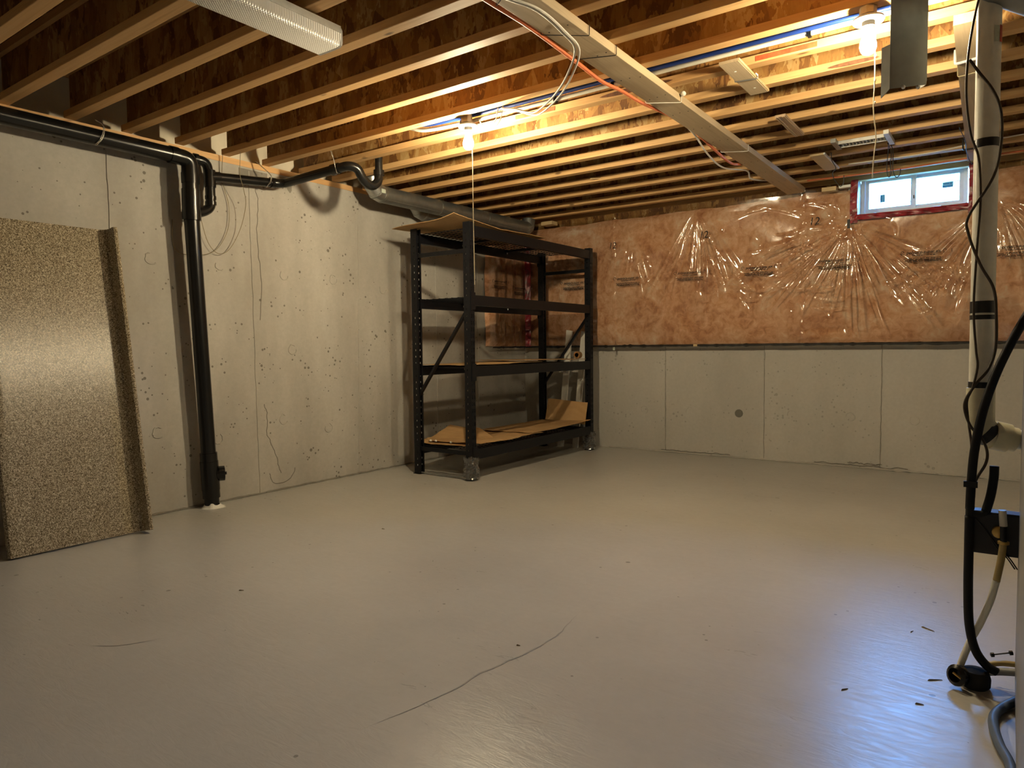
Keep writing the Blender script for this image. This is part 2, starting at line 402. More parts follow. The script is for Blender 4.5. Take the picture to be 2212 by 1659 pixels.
# sill plate and cream rim insulation behind the joist ends
tr1 = st(MB().box(XL-.14, XL+.004, YF-.2, YB+.2, 2.222, ZJ).build('trim_1', 'pine_plate'), 'orange pine sill plate along the top of the left wall', 'sill plate')
st(MB().box(XL-.22, XL-.10, YF-.2, YB+.2, ZJ, ZS).build('trim_2', 'rim_foam'), 'cream rim insulation between the joist ends', 'rim insulation')

# back wall: concrete with the window opening
WX0, WX1, WZ0, WZ1 = -1.005, -.255, 1.985, 2.34
m = MB()
m.box(XL-.3, WX0, YB, YB+.26, 0, 2.20); m.box(WX1, XR+.3, YB, YB+.26, 0, 2.20); m.box(WX0, WX1, YB, YB+.26, 0, WZ0)
wb = st(m.build('wall_back', 'concrete_back'), 'concrete back wall with a plastic covered insulation band above', 'wall')
MB().box(XL-.3, WX0-.001, YB, YB+.26, 2.20, ZS).build('rim_board', 'osb_subfloor', wb)
MB().box(WX1+.001, XR+.3, YB, YB+.26, 2.20, ZS).build('rim_board', 'osb_subfloor', wb)
MB().box(WX0, WX1, YB+.03, YB+.26, WZ1, ZS).build('rim_board', 'osb_subfloor', wb)
for x in (-2.613, -1.712, -.816, .10, -3.5):
    wobble_strip(lambda s, x=x: (V(x+fbm(s*9, x)*.004, YB+.001, .99*(1-s)), V(1,0,0), V(0,-1,0)), 40, .006, .005, 'form_seam', 'concrete_back', wb)
    wobble_strip(lambda s, x=x: (V(x+.004+fbm(s*12, x)*.005, YB+.001, .99*(1-s)), V(1,0,0), V(0,-1,0)), 40, .0018, .0062, 'crack', 'concrete_chip', wb)
for x, z in ((-1.483,.406), (-1.032,.409), (-.585,.40), (-2.824,.386), (-2.374,.393)):
    tie_mark(wb, (x, YB, z), (0,-1,0), .034, 'concrete_back', random.uniform(0,180), random.uniform(300,420), .003)
MB().lathe([(.001,.004), (.03,.004), (.036,.001), (.036,0)], (-1.925, YB, .393), (0,-1,0), 13).build('patch', 'concrete_patch', wb)
wobble_strip(lambda s: (V(-3.2+3.4*s, YB-.002, .005+.005*fbm(s*60, 1)), V(0,0,1), V(0,-1,0)), 160, .009, .012, 'floor_joint', 'concrete_back', wb)
for x0, x1, z in ((-1.30,-.62,.022), (-1.05,-.80,.04), (-2.65,-2.0,.02)):
    wobble_strip(lambda s, x0=x0, x1=x1, z=z: (V(x0+(x1-x0)*s, YB-.002, z+.012*fbm(s*9, x0)), V(0,0,1), V(0,-1,0)), 40, .003, .006, 'crack', 'concrete_chip', wb)

# unseen sides that close the room, set near and pale to bounce fill light
st(MB().box(XR, XR+.25, YF-.3, YB+.3, 0, ZS).build('wall_right', 'pale_bounce_wall'), 'plain wall out of view on the right, pale to bounce light', 'wall')
st(MB().box(XL-.3, XR+.3, YF-.25, YF, 0, ZS).build('wall_front', 'pale_bounce_wall'), 'plain wall out of view behind, pale to bounce light', 'wall')

# ceiling: subfloor with engineered joists below it
ce = st(MB().box(XL-.3, XR+.3, YF-.3, YB+.3, ZS, ZS+.08).build('ceiling', 'osb_subfloor'), 'open basement ceiling of engineered wood joists under a board subfloor', 'ceiling')
JY = [-2.24,-1.94,-1.63,-1.33,-1.02,-.72,-.41,-.11,.20,.50,.80,1.10,1.40,1.707,2.007,2.317,2.63,2.94,3.24,3.535,3.856,4.16,4.464,4.78,5.116,5.46,5.797,6.09]
JX0, JX1, FWD, FH = XL+.012, XR, .058, .037
for i, y in enumerate(JY):
    x0 = JX0 + random.uniform(-.02, .012); dz = 0.012 if y > 6 else 0
    z0 = ZJ + dz; yc = y + FWD/2
    xs = -XL*0 + (-1.0)
    j = MB().box(x0+.03, JX1, yc-.006, yc+.006, z0+FH-.006, ZS-FH+.006).build('joist', 'osb_web', ce)
    MB().box(x0, JX1, y, y+FWD, z0, z0+FH).build('bottom_flange', 'pine_flange', j, bevel=.0025)
    MB().box(x0, JX1, y, y+FWD, ZS-FH, ZS-.0005).build('top_flange', 'pine_flange', j)
    if abs(y-3.24) < .01:
        for a, b in ((-2.28,-2.02), (-.96,-.70)):
            MB().box(a, b, y-.0012, y, z0+.008, z0+.030).build('stain', 'stain_red', j)
        MB().grid(20, 3, lambda u, v_: V(-1.75+.40*u, y-.001, z0+.016+(v_-.5)*.026*math.sin(math.pi*u)**.5)).build('stain', 'bark_stain', j)
    if abs(y-3.535) < .01:
        MB().grid(20, 3, lambda u, v_: V(-.72+.22*u, y-.001, z0+.012+(v_-.5)*.02*math.sin(math.pi*u)**.5)).build('stain', 'bark_stain', j)
    if abs(y-2.94) < .01:   # row of stamped capitals, too blurred to read, as small ink marks
        x = -4.0; k = 0
        while x < -3.2:
            ww = .016+.012*random.random()
            if k % 6 != 5: MB().box(x, x+ww, yc-.0075, yc-.006, 2.378, 2.400).build('stamp_mark', 'ink_brown', j)
            x += ww+.008; k += 1
    if abs(y-4.78) < .01:
        MB().bar((-2.63,4.72,2.272), (-2.50,4.88,2.285), .012, .006).build('splinter', 'pine_block', j)

# ------------------------------------------------------------------ insulation band, poly sheet and tape on the two walls
YI, XI, IZ0 = 6.0, -4.10, 1.005     # front of the band on the back wall / on the left wall, its foot
HX0, HX1, HZ = -1.0, -.25, 1.972    # window hole in it
def ins_top(x): return 2.205 + .012*fbm(x*3, 5) + (0.02 if x > -1.4 else 0)
m = MB()
def insf(u, v_):
    x = XI-.05+(2.2-XI)*u; z = IZ0+(ins_top(x)-IZ0)*v_; e = min(1, min(v_, 1-v_)*9)
    return V(x, YB-.012-(.055+.02*fbm(x*1.3, z*1.3))*e**.5, z)
m.grid(240, 42, insf, lambda u, v_: not (HX0-.02 < XI-.05+(2.2-XI)*u < HX1+.02 and IZ0+1.2*v_ > HZ-.02))
m.build('insulation_batt', 'insulation', wb, smooth=True)
m = MB()
def insl(u, v_):
    y = 5.40+(YI-5.40+.08)*u; z = IZ0+1.19*v_; e = min(1, min(v_, 1-v_, u)*9)
    return V(XL+.012+.06*e**.5+.01*fbm(y*4, z*4), y, z)
m.grid(30, 42, insl); m.build('insulation_batt', 'insulation', wl, smooth=True)

# creases of the poly sheet: single folds (start, end, bow, height, width) running from the staples and sagging between them
rf = random.Random(11); FOLDS = []
def fan(cx, cz, n, a0, a1, l0, l1, A, w, r0=.03, bow=.03):
    for k in range(n):
        a = math.radians(a0+(a1-a0)*(k+rf.uniform(.1,.9))/n); L = rf.uniform(l0, l1); q = rf.uniform(r0, r0*4)
        FOLDS.append((cx+math.sin(a)*q, cz-math.cos(a)*q, cx+math.sin(a)*L, cz-math.cos(a)*L, rf.uniform(-bow, bow), A*rf.uniform(.5,1.1), w*rf.uniform(.6,1.5)))
fan(-1.046, 1.93, 34, -80, 66, .50, 1.0, .020, .011)
fan(-1.046, 1.93, 7, 65, 165, .10, .40, .009, .010)
fan(-1.046, 1.93, 6, -165, -85, .10, .35, .008, .010)
fan(-2.27, 2.25, 20, -34, 36, .6, 1.15, .016, .012, .06)
fan(-2.9, 2.15, 12, -28, 24, .4, 1.0, .009, .011, .08)
fan(-.10, 2.02, 24, -55, 60, .30, 1.0, .016, .014)
fan(.55, 2.05, 16, -60, 40, .3, 1.0, .016, .014)
fan(-3.62, 2.1, 7, -30, 34, .3, .9, .007, .012)
fan(-.36, 1.62, 12, -40, 40, .14, .42, .010, .011, .02)
for k in range(34):     # slack swags between the staples
    x0 = rf.uniform(-2.1,-1.35); z0 = rf.uniform(1.30,2.0); L = rf.uniform(.18,.48); FOLDS.append((x0, z0, x0+L, z0+rf.uniform(-.10,.14), -rf.uniform(.03,.10), .011*rf.uniform(.5,1.2), .009*rf.uniform(.6,1.4)))
for k in range(70):     # short scattered crumples
    x0 = rf.uniform(-3.9,.9); z0 = rf.uniform(1.15,2.12); a = rf.uniform(-.9,.9); L = rf.uniform(.06,.2); FOLDS.append((x0, z0, x0+math.sin(a)*L, z0-math.cos(a)*L, rf.uniform(-.02,.02), .006*rf.uniform(.4,1.2), .008*rf.uniform(.6,1.5)))
for k in range(9):      # gathers below the top edge
    x0 = -1.95+.1*k+rf.uniform(-.03,.03); FOLDS.append((x0, 2.10+rf.uniform(-.03,.05), x0+rf.uniform(.12,.35), 2.05+rf.uniform(-.05,.1), .02, .008, .009))
def creases(x, z):
    h = .006*np.sin(x*2.1+z*1.3)+.005*np.sin(x*3.7-z*4.1+1)+.004*np.sin(x*6.3+z*2.9+2)+.0025*np.sin(x*11+z*9)+.003*np.sin(z*13+2*np.sin(x*4))
    for x0, z0, x1, z1, bow, A, wd in FOLDS:
        L = math.hypot(x1-x0, z1-z0); ux, uz = (x1-x0)/L, (z1-z0)/L
        s_ = ((x-x0)*ux+(z-z0)*uz)/L; inside = (s_ > 0) & (s_ < 1); sc = np.clip(s_, 0, 1)
        off = (x-x0)*(-uz)+(z-z0)*ux-bow*4*sc*(1-sc); ww = wd*(.45+.9*sc)
        h = h + np.where(inside, A*np.sin(np.pi*sc)**.7*(.55*np.exp(-(off/ww)**2)+.45*np.exp(-np.abs(off)/(ww*.55))), 0)
    return h
def crease(x, z): return float(creases(np.array([x]), np.array([z]))[0])
def polyf(u, v_, h=None):
    x = XI-.01+(PXR-XI)*u; zt = ins_top(x)+.01; z = IZ0-.012+(zt-IZ0+.012)*v_
    if h is None: h = crease(x, z)
    e = min(1, v_*10, (1-v_)*14+.1); seam = .014*math.exp(-((x+3.084)/.012)**2)*(.6+.6*fbm(z*12, 2)) if abs(x+3.084) < .05 else 0
    if abs(x+1.39) < .05: seam += .010*math.exp(-((x+1.39+.01*fbm(z*6, 9))/.008)**2)*max(0, .5+.9*fbm(z*16, 6))
    return V(x, YI+.002-h*e-seam, z)
PXR, PNU, PNV = 1.2, 700, 145
gx = XI-.01+(PXR-XI)*np.arange(PNU+1)/PNU; gt = np.array([ins_top(q)+.01 for q in gx]); gv = np.arange(PNV+1)/PNV
GX = np.repeat(gx[None, :], PNV+1, 0); GZ = IZ0-.012+(gt[None, :]-IZ0+.012)*gv[:, None]; GH = creases(GX, GZ)
m = MB(); m.grid(PNU, PNV, lambda u, v_: polyf(u, v_, float(GH[round(v_*PNV), round(u*PNU)])), lambda u, v_: not (HX0 < XI-.01+(PXR-XI)*u < HX1 and IZ0+1.21*v_ > HZ))
pb = m.build('vapour_barrier', 'poly_sheet', wb, smooth=True)
def polyl(u, v_):
    y = 5.385+(YI-5.385)*u; z = IZ0-.012+(2.20-IZ0)*v_
    rdg = lambda a: (1-abs(2*(a % 1)-1))**2.2
    return V(XI+.004+.012*rdg(u*4.2+.3*fbm(z*2, 1))*min(1, u*6, (1-u)*6)+.004*math.sin(z*7+u*3)-.03*max(0, 1-u*12), y, z)
m = MB(); m.grid(70, 100, polyl); pl_ = m.build('vapour_barrier', 'poly_sheet', wl, smooth=True)
# printed marks on the sheet
def front_of(x, z):
    u, v_ = min(1, (x-XI+.01)/(PXR-XI)), min(1, (z-IZ0+.012)/(ins_top(x)-IZ0+.022))
    return polyf(u, v_, float(GH[round(v_*PNV), round(u*PNU)])).y - .006
def printed(cx, cz, surf, xd, par, s=1.0):
    xd = Vector(xd)
    def at(dx, dz): 
        p = surf(dx, dz); return p
    text('polytarp-super six', .030*s, at(0, .018), xd, (0,0,1), 'ink', par, shear=.25, bold=.0006)
    for sx in (-.135, .135):
        P = [at(sx+.011*math.cos(a*.9), .018+.014*math.sin(a*.9)) for a in range(0, 6)]
        MB().tube(P, .0016, 5).build('printed_mark', 'ink', par)
    for dz, x0, x1 in ((-.006,-.07,.075), (-.026,-.125,.125), (-.034,-.115,.12), (-.042,-.12,.11), (-.050,-.10,.118)):
        x = x0
        while x < x1:
            L = random.uniform(.012, .05); e = min(x1, x+L); MB().add([at(x, dz-.0022), at(e, dz-.0022), at(e, dz+.0022), at(x, dz+.0022)], [(0,1,2,3)]).build('printed_mark', 'ink', par); x = e+.005
    p0, p1 = at(.178, .03), at(.178, .006); MB().tube([p0, p1], .0018, 5).build('printed_mark', 'ink', par)
for cx, cz in ((-3.533,1.607), (-2.938,1.614), (-2.339,1.625), (-1.732,1.626), (-1.146,1.638), (-.538,1.649), (.03,1.64)):
    printed(cx, cz, lambda dx, dz, cx=cx, cz=cz: V(cx+dx, front_of(cx+dx, cz+dz), cz+dz), (1,0,0), pb)
for cy, cz in ((5.50,1.62), (6.0-.16,1.575)):
    printed(cy, cz, lambda dx, dz, cy=cy, cz=cz: V(XI+.022, min(5.99, cy+dx*.8), cz+dz), (0,1,0), pl_, .8)
for cx, cz in ((-3.097,1.945), (-2.209,1.960), (-1.298,1.974)):
    text('12', .085, (cx, front_of(cx, cz)-.004, cz), (1,0,.03), (.1,0,1), 'ink', pb, 'handwritten_number', .12)
MB().box(-1.056,-1.036, YI-.016, YI-.008, 1.895, 1.962).build('staple_tab', 'black_tape', pb)
MB().box(XI-.012, XI+.008, 5.375, 5.383, 1.38, 1.44).build('staple_tab', 'black_tape', pl_)
# foot strip of the sheet, dark sealant bead
wobble_strip(lambda s: (V(XI+(2.2-XI)*s, YI+.004, IZ0-.012+.004*fbm(s*30, 4)), V(0,0,1), V(0,-1,0)), 220, .013, .012, 'sealant_bead', 'black_tape', wb)
MB().grid(120, 4, lambda u, v_: V(XI+(2.2-XI)*u, YI+.003+.1*v_, IZ0-.014+.003*fbm(u*40, v_))).build('sheet_foot', 'poly_sheet', wb)
wobble_strip(lambda s: (V(XI+.004, 5.385+.61*s, IZ0-.012+.004*fbm(s*9, 4)), V(0,0,1), V(1,0,0)), 40, .011, .012, 'sealant_bead', 'black_tape', wl)
MB().box(-2.30,-2.265, YI-.012, YI+.002, .985, 1.004).build('wood_shim', 'pine_block', wb)
MB().box(-3.105,-3.085, YI-.002, YI+.004, .955, .985).build('sheet_scrap', 'label_paper', wb)
# red sheathing tape: in the corner and round the window
def tape(pts, wd, nrm, par, n=40):
    P = catmull(pts, 10); vs = []; nn = Vector(nrm)
    for i, p in enumerate(P):
        d = (P[min(i+1, len(P)-1)]-P[max(i-1, 0)]).normalized(); a = d.cross(nn).normalized()
        for k in (-1, -.35, .35, 1): vs.append(p+a*wd*k*(1+.1*fbm(i*.3, k, 4))+nn*(.006+.006*fbm(p.x*14+k*2, p.z*14, p.y*9)))
    MB().add(vs, [(4*i+k, 4*i+k+1, 4*i+5+k, 4*i+4+k) for i in range(len(P)-1) for k in range(3)]).build('red_tape', 'red_tape', par, solid=.0008)
tape([(XI+.03, YI-.03, 2.05), (XI+.032, YI-.03, 1.7), (XI+.03, YI-.032, 1.35), (XI+.03, YI-.03, 1.0)], .030, (.7,-.7,0), wb)
tape([(-1.005, YI-.016, 2.26), (-1.012, YI-.018, 2.1), (-1.008, YI-.018, 1.93)], .026, (0,-1,0), wb)
tape([(-1.0, YI-.016, 1.972), (-.63, YI-.018, 1.966), (-.24, YI-.016, 1.972)], .020, (0,-1,0), wb)
tape([(-.238, YI-.016, 2.27), (-.235, YI-.018, 2.1), (-.24, YI-.018, 1.915)], .028, (0,-1,0), wb)

# ------------------------------------------------------------------ window
wi = thing('window_1', (-.63, YB+.12, WZ0), 'small white sliding basement window with two panes and blue stickers', 'window', kind='structure')
y0, y1 = YB+.10, YB+.165
fx0, fx1, fz0, fz1 = -.995, -.283, 2.008, 2.318
def frame(x0, x1, z0, z1, t, ya, yb, name, par):
    m = MB(); o = [(x0,z0), (x1,z0), (x1,z1), (x0,z1)]; i = [(x0+t,z0+t), (x1-t,z0+t), (x1-t,z1-t), (x0+t,z1-t)]
    vs = [V(x, ya, z) for x, z in o] + [V(x, ya, z) for x, z in i] + [V(x, yb, z) for x, z in o] + [V(x, yb, z) for x, z in i]
    fs = []
    for k in range(4):
        l = (k+1) % 4; fs += [(k, l, 4+l, 4+k), (8+k, 12+k, 12+l, 8+l), (k, 8+k, 8+l, l), (4+k, 4+l, 12+l, 12+k)]
    return m.add(vs, fs).build(name, 'vinyl_frame', par)
frame(fx0, fx1, fz0, fz1, .026, y0, y1, 'window_frame', wi)
for k, (a, b, yy) in enumerate(((fx0+.028, -.615, y0+.012), (-.655, fx1-.028, y0+.038))):
    s_ = frame(a, b, fz0+.028, fz1-.028, .026, yy, yy+.024, 'sash', wi)
    MB().box(a+.02, b-.02, yy+.010, yy+.014, fz0+.048, fz1-.048).build('pane', 'window_glass', s_)
    if k == 0:
        MB().box(-.63,-.618, yy-.012, yy, 2.12, 2.17).build('latch', 'vinyl_frame', s_); MB().box(-.632,-.626, yy-.014, yy-.006, 2.105, 2.13).build('latch_tip', 'black_plastic', s_)
        MB().box(-.862,-.828, yy+.006, yy+.0095, 2.105, 2.165).build('sticker', 'sticker_pale', s_)
        MB().box(-.861,-.848, yy+.004, yy+.006, 2.106, 2.164).build('sticker_band', 'sticker_blue', s_)
        for q in range(5): MB().box(-.842,-.834, yy+.004, yy+.006, 2.110+.011*q, 2.116+.011*q).build('sticker_mark', 'sticker_blue', s_)
    else:
        MB().box(-.446,-.376, yy+.006, yy+.0095, 2.165, 2.207).build('sticker', 'sticker_pale', s_)
        MB().box(-.445,-.377, yy+.004, yy+.006, 2.166, 2.181).build('sticker_band', 'sticker_blue', s_)
        MB().box(-.437,-.402, yy+.004, yy+.006, 2.190, 2.199).build('sticker_mark', 'sticker_blue', s_); MB().box(-.396,-.386, yy+.004, yy+.006, 2.188, 2.201).build('sticker_mark', 'sticker_blue', s_)
MB().box(WX0-.0, WX1+.0, YB-.09, YB+.10, WZ0-.005, WZ0+.012).build('sill', 'trim_white', wi)
for xx in (WX0-.006, WX1-.012): MB().box(xx, xx+.018, YB-.08, YB+.10, WZ0+.012, 2.262).build('jamb', 'trim_white', wi)
MB().grid(6, 10, lambda u, v_: V(-1.02-.05*u*(1-v_)-.02*math.sin(v_*5)*u, YI-.012-.02*u, 2.24-.13*v_)).build('loose_plastic', 'poly_sheet', wi, smooth=True)

# outdoors: lawn and the next house's wall
gr = tag(MB().grid(20, 12, lambda u, v_: V(-9+18*u, YB+.262+8*v_, 1.94+.55*min(1, v_*3)+.03*fbm(u*20, v_*20))).build('lawn', 'grass'), 'ground outside the basement window', 'ground', None, 'structure')
nh = thing('neighbour_house', (-1, 9.2, 2.2), 'white sided house wall seen through the window', 'house')
MB().box(-7, 5, 9.25, 9.45, 2.1, 3.02).build('wall', 'siding', nh)
for q in range(2):
    z = 2.62+.20*q; MB().hexa([V(-7, 9.25, z), V(5, 9.25, z), V(5, 9.222, z), V(-7, 9.222, z)], [V(-7, 9.25, z+.198), V(5, 9.25, z+.198), V(5, 9.244, z+.198), V(-7, 9.244, z+.198)]).build('siding_plank', 'siding', nh)
MB().box(-7, 5, 9.20, 9.25, 2.1, 2.612).build('base_band', 'siding_trim', nh)
MB().box(-.62,-.32, 9.19, 9.225, 2.78, 2.98).build('house_window', 'siding_trim', nh)

# ------------------------------------------------------------------ ceiling lamps
def lamp(x, y, label, cord_len, bends, sc=1.0, glow='bulb_glow'):
    L = thing('ceiling_lamp', (x, y, 2.255), label, 'lamp', 'bare bulb ceiling lamps')
    MB().lathe([(.031,.0), (.031,.045)], (x, y-.012, 2.232), seg=8).build('junction_box', 'box_metal', L, bevel=.002)
    h = MB().lathe([(.006,0), (.052*sc,-.001), (.056*sc,.004), (.054*sc,.012), (.03*sc,.02), (.004,.022)][::-1], (x, y, 2.212), seg=28).build('lampholder', 'porcelain', L, 'auto')
    MB().lathe([(.004,0), (.021,0), (.0215,.014), (.0235,.016), (.0225,.036), (.004,.037)], (x, y, 2.178), seg=20).build('socket', 'porcelain', h, 'auto')
    prof = [(.002,-.090), (.012,-.088), (.020,-.083), (.0265,-.073), (.0295,-.060), (.0285,-.046), (.0235,-.030), (.0175,-.016), (.014,-.006), (.0135,0)]
    MB().lathe(prof, (x, y, 2.180), seg=12).build('bulb', glow, L, True)
    P = catmull([(x+.026+bx, y+by, 2.19-cord_len*s) for s, bx, by in bends], 6)
    c_ = MB().tube(P, .0024, 6).build('pull_cord', 'cord', L)
    e = P[-1]; MB().lathe([(.001,0), (.0028,.002), (.0028,.012), (.001,.014)], e-V(0,0,.014), seg=8).build('cord_end', 'cord', c_)
    return L
lamp(-2.463, 3.045, 'bare bulb lamp with long pull cord hanging in front of the storage rack', .83, [(0,0,0), (.2,.002,0), (.5,.001,0), (.8,.003,0), (1,.004,0)])
L2 = lamp(-.464, 2.985, 'bare bulb lamp beside the grey metal channel, its knotted cord near the window', .55, [(0,0,0), (.15,-.002,0), (.35,-.001,0), (.55,-.004,0), (.75,.006,0), (.88,.0,0), (1,-.003,0)], 1.0, 'bulb_glow_weaker')
for dz in (.115, .205, .29): MB().lathe([(.001,0), (.0038,.003), (.0038,.009), (.001,.012)], (-.438, 2.985, 2.19-dz), seg=8).build('cord_knot', 'cord', L2)

# fluorescent wraparound fixture
fx = thing('wraparound_fixture', (-2.18, .9, 2.26), 'unlit fluorescent ceiling fixture with ribbed clear lens near the camera', 'light fixture')
X0, X1, FY0, FY1 = -2.297, -2.150, .70, 1.885
MB().box(X0+.03, X1-.03, FY0, FY1, 2.235, 2.259).build('housing', 'white_metal', fx)
prof = [(X0+.006,2.252), (X0,2.240), (X0,2.194), (X0+.004,2.184), (X0+.014,2.179), (X0+.05,2.178), (X1-.05,2.178), (X1-.014,2.179), (X1-.004,2.184), (X1,2.194), (X1,2.240), (X1-.006,2.252)]
vs = [V(a, y, b) for y in (FY0+.01, FY1-.008) for a, b in prof]; n = len(prof)
MB().add(vs, [(k, k+1, n+k+1, n+k) for k in range(n-1)]).build('lens', 'prismatic_lens', fx, 'auto', solid=.002)
for yy in (FY0, FY1-.010):
    e_ = MB().prism([V(a-.5*(a-(X0+X1)/2)*-.02, yy, b-.002) for a, b in prof], (0,.010,0)).build('end_plate', 'white_metal', fx)
MB().box(X1-.004, X1+.004, FY0+.01, FY1-.01, 2.226, 2.252).build('side_rail', 'white_metal', fx)
MB().box(X0-.004, X0+.004, FY0+.01, FY1-.01, 2.226, 2.252).build('side_rail', 'white_metal', fx)
MB().tube([(X1-.035, FY0+.02, 2.179), (X1-.035, FY1-.02, 2.179)], .0016, 6).build('lens_ridge', 'white_plastic', fx)
MB().lathe([(.001,0), (.004,.0), (.004,.002)], (X1-.012, FY1, 2.243), (0,1,0), 8).build('screw', 'zinc_screw', fx)

# ------------------------------------------------------------------ timber strapping plank under the joists with its cables
tp = thing('strapping_plank', (-1.446, 2.5, 2.222), 'long pale pine plank fixed under the joists, running to the back wall', 'plank')
MB().box(-1.516, -1.377, -1.2, 6.02, 2.222, 2.2595).build('board', 'pine_plank', tp, bevel=.002)
for y in JY[9:]:
    if y < 5.8:
        for k in range(3): MB().lathe([(.001,-.0008), (.0035,-.0008), (.0035,.002)], (-1.49+.045*k, y+.03+random.uniform(-.012,.012), 2.222), seg=6).build('nail_head', 'black_steel', tp)
wc = MB().tube(catmull([(-1.50,1.55,2.216), (-1.475,1.95,2.214), (-1.42,2.15,2.212), (-1.43,2.35,2.206), (-1.45,2.48,2.19), (-1.56,2.60,2.15), (-1.70,2.72,2.13), (-1.87,2.84,2.128), (-1.98,2.92,2.165), (-2.09,2.97,2.215), (-2.20,3.0,2.25)], 10), .0048, 8).build('white_cable', 'white_cable', smooth=True)
tag(wc, 'upper of the two white cables that sag together from the strapping plank', 'cable')
wc = MB().tube(catmull([(-1.485,1.55,2.216), (-1.46,1.95,2.213), (-1.405,2.15,2.211), (-1.415,2.35,2.204), (-1.435,2.49,2.186), (-1.545,2.61,2.142), (-1.69,2.735,2.121), (-1.86,2.855,2.119), (-1.975,2.935,2.157), (-2.085,2.985,2.208), (-2.195,3.012,2.245)], 10), .0042, 8).build('white_cable', 'white_cable', smooth=True)
tag(wc, 'lower of the two white cables that sag together from the strapping plank', 'cable')
oc = MB().tube(catmull([(-1.545,1.55,2.232), (-1.541,2.016,2.230), (-1.533,2.267,2.228), (-1.546,2.634,2.222), (-1.565,2.912,2.222), (-1.545,3.075,2.22), (-1.54,3.295,2.222), (-1.525,3.62,2.238), (-1.53,4.0,2.245), (-1.535,4.6,2.20), (-1.53,4.85,2.23)], 10), [.0085]*101, 8).build('orange_cable', 'orange_cable', smooth=True)
tag(oc, 'thick orange cable along the left edge of the strapping plank', 'cable')
wc = MB().tube(catmull([(-1.522,3.62,2.242), (-1.53,3.95,2.235), (-1.58,4.35,2.20), (-1.60,4.7,2.19), (-1.55,5.05,2.23), (-1.58,5.25,2.215), (-1.53,5.50,2.24)], 10), .0055, 8).build('white_cable', 'white_cable', smooth=True)
tag(wc, 'white cable looping along the far end of the strapping plank', 'cable')
def tie(y, lean, mat, label):
    x0, x1, z0, z1 = -1.521, -1.372, 2.2165, 2.258
    o = MB().tube(fillet([(x0, y, z1), (x0, y, z0), (x1, y+lean, z0), (x1, y+lean, z1)], .008), .0018, 6).build('cable_tie', mat); tag(o, label, 'tie', 'ties round the strapping plank')
tie(2.05, -.10, 'black_wire', 'black wire tie round the plank, nearest to the camera')
tie(2.34, .12, 'black_wire', 'black wire tie round the plank where the white cable leaves')
tie(2.63, .06, 'black_wire', 'dark tie round the plank beside the orange cable')
tie(3.30, .10, 'white_cable', 'white cord tied round the plank with a knot on its side')
tie(4.42, .08, 'white_cable', 'pale cord round the far half of the plank')
kn = MB().lathe([(.002,0), (.012,.006), (.015,.014), (.010,.022), (.002,.026)], (-1.362, 3.39, 2.242), (.3,0,1), 9).build('cord_knot', 'white_cable', smooth=True); tag(kn, 'bunched white cord knot on the side of the plank', 'knot')

# plastic water pipes under the joists with clips
def water_pipe(name, mat, pts, r, clips, label):
    o = thing(name, pts[len(pts)//2], label, 'pipe'); MB().tube(catmull(pts, 8), r, 10).build('tube', mat, o, True)
    for p in clips:
        p = Vector(p); MB().bar(p+V(-.008,0,0), p+V(.008,0,0), r*2.5, r*2.7).build('clip', 'black_plastic', o, bevel=.002); MB().bar(p+V(0,-.004,.004), p+V(0,-.004,.026), .012, .012, (1,0,0)).build('clip_stem', 'black_plastic', o)
water_pipe('white_water_pipe', 'white_pipe', [(-2.95,3.085,2.31), (-2.83,3.09,2.275), (-2.6,3.10,2.265), (-2.2,3.103,2.266), (-1.8,3.105,2.268), (-1.3,3.10,2.272), (-.8,3.10,2.272), (-.4,3.10,2.275), (.2,3.10,2.275), (1.2,3.10,2.275)], .0105, [(-2.55,3.10,2.265), (-1.93,3.104,2.267), (-1.60,3.103,2.27), (-.70,3.10,2.272)], 'white plastic water pipe clipped under the joists between the two bulbs')
water_pipe('blue_water_pipe', 'blue_pipe', [(-2.90,3.07,2.315), (-2.75,3.073,2.292), (-2.4,3.078,2.285), (-1.8,3.08,2.286), (-1.3,3.08,2.285), (-.7,3.08,2.285), (-.2,3.08,2.286), (.6,3.08,2.288)], .0105, [], 'blue plastic water pipe running behind the white one')
for pts, lab in (([(-2.395,3.06,2.245), (-2.36,3.05,2.20), (-2.31,3.05,2.195), (-2.27,3.04,2.215), (-2.245,3.03,2.27)], 'short pale wire looping off the middle lamp box'), ([(-2.40,3.07,2.238), (-2.355,3.06,2.188), (-2.30,3.06,2.182), (-2.245,3.05,2.215), (-2.22,3.04,2.275)], 'lower pale wire looping off the middle lamp box')):
    tag(MB().tube(catmull(pts, 8), .003, 6).build('lamp_wire', 'white_cable', smooth=True), lab, 'wire')

# boards, molding and a vent stored up against the joists
def scrap(name, x0, x1, y0, y1, mat, label, extra=None, z=2.246):
    o = thing(name, ((x0+x1)/2, y0, z), label, 'board'); MB().box(x0, x1, y0, y1, z, z+.0125).build('panel', mat, o)
    if extra: extra(o, x0, x1, y0, y1, z)
    return o
def tongue(o, x0, x1, y0, y1, z):
    MB().box(x1, x1+.006, y0, y1, z+.002, z+.0055).build('tongue', 'pine_block', o); MB().box(x1, x1+.006, y0, y1, z+.0085, z+.012).build('tongue', 'pine_block', o)
    yt = (y0+y1)/2+.02
    MB().tube(fillet([(x0-.004, yt-.02, z+.012), (x0-.004, yt-.02, z-.002), (x1+.012, yt, z-.002), (x1+.012, yt, z+.013), (x1+.004, yt-.01, z+.02)], .006), .0035, 6).build('wire_tie', 'zinc_screw', o)
    for a, b in ((.42,.25), (.55,.8)): MB().lathe([(.001,-.001), (.006,-.001), (.006,.001)], (x0+(x1-x0)*a, y0+(y1-y0)*b, z), seg=7).build('plaster_dab', 'white_plastic', o)
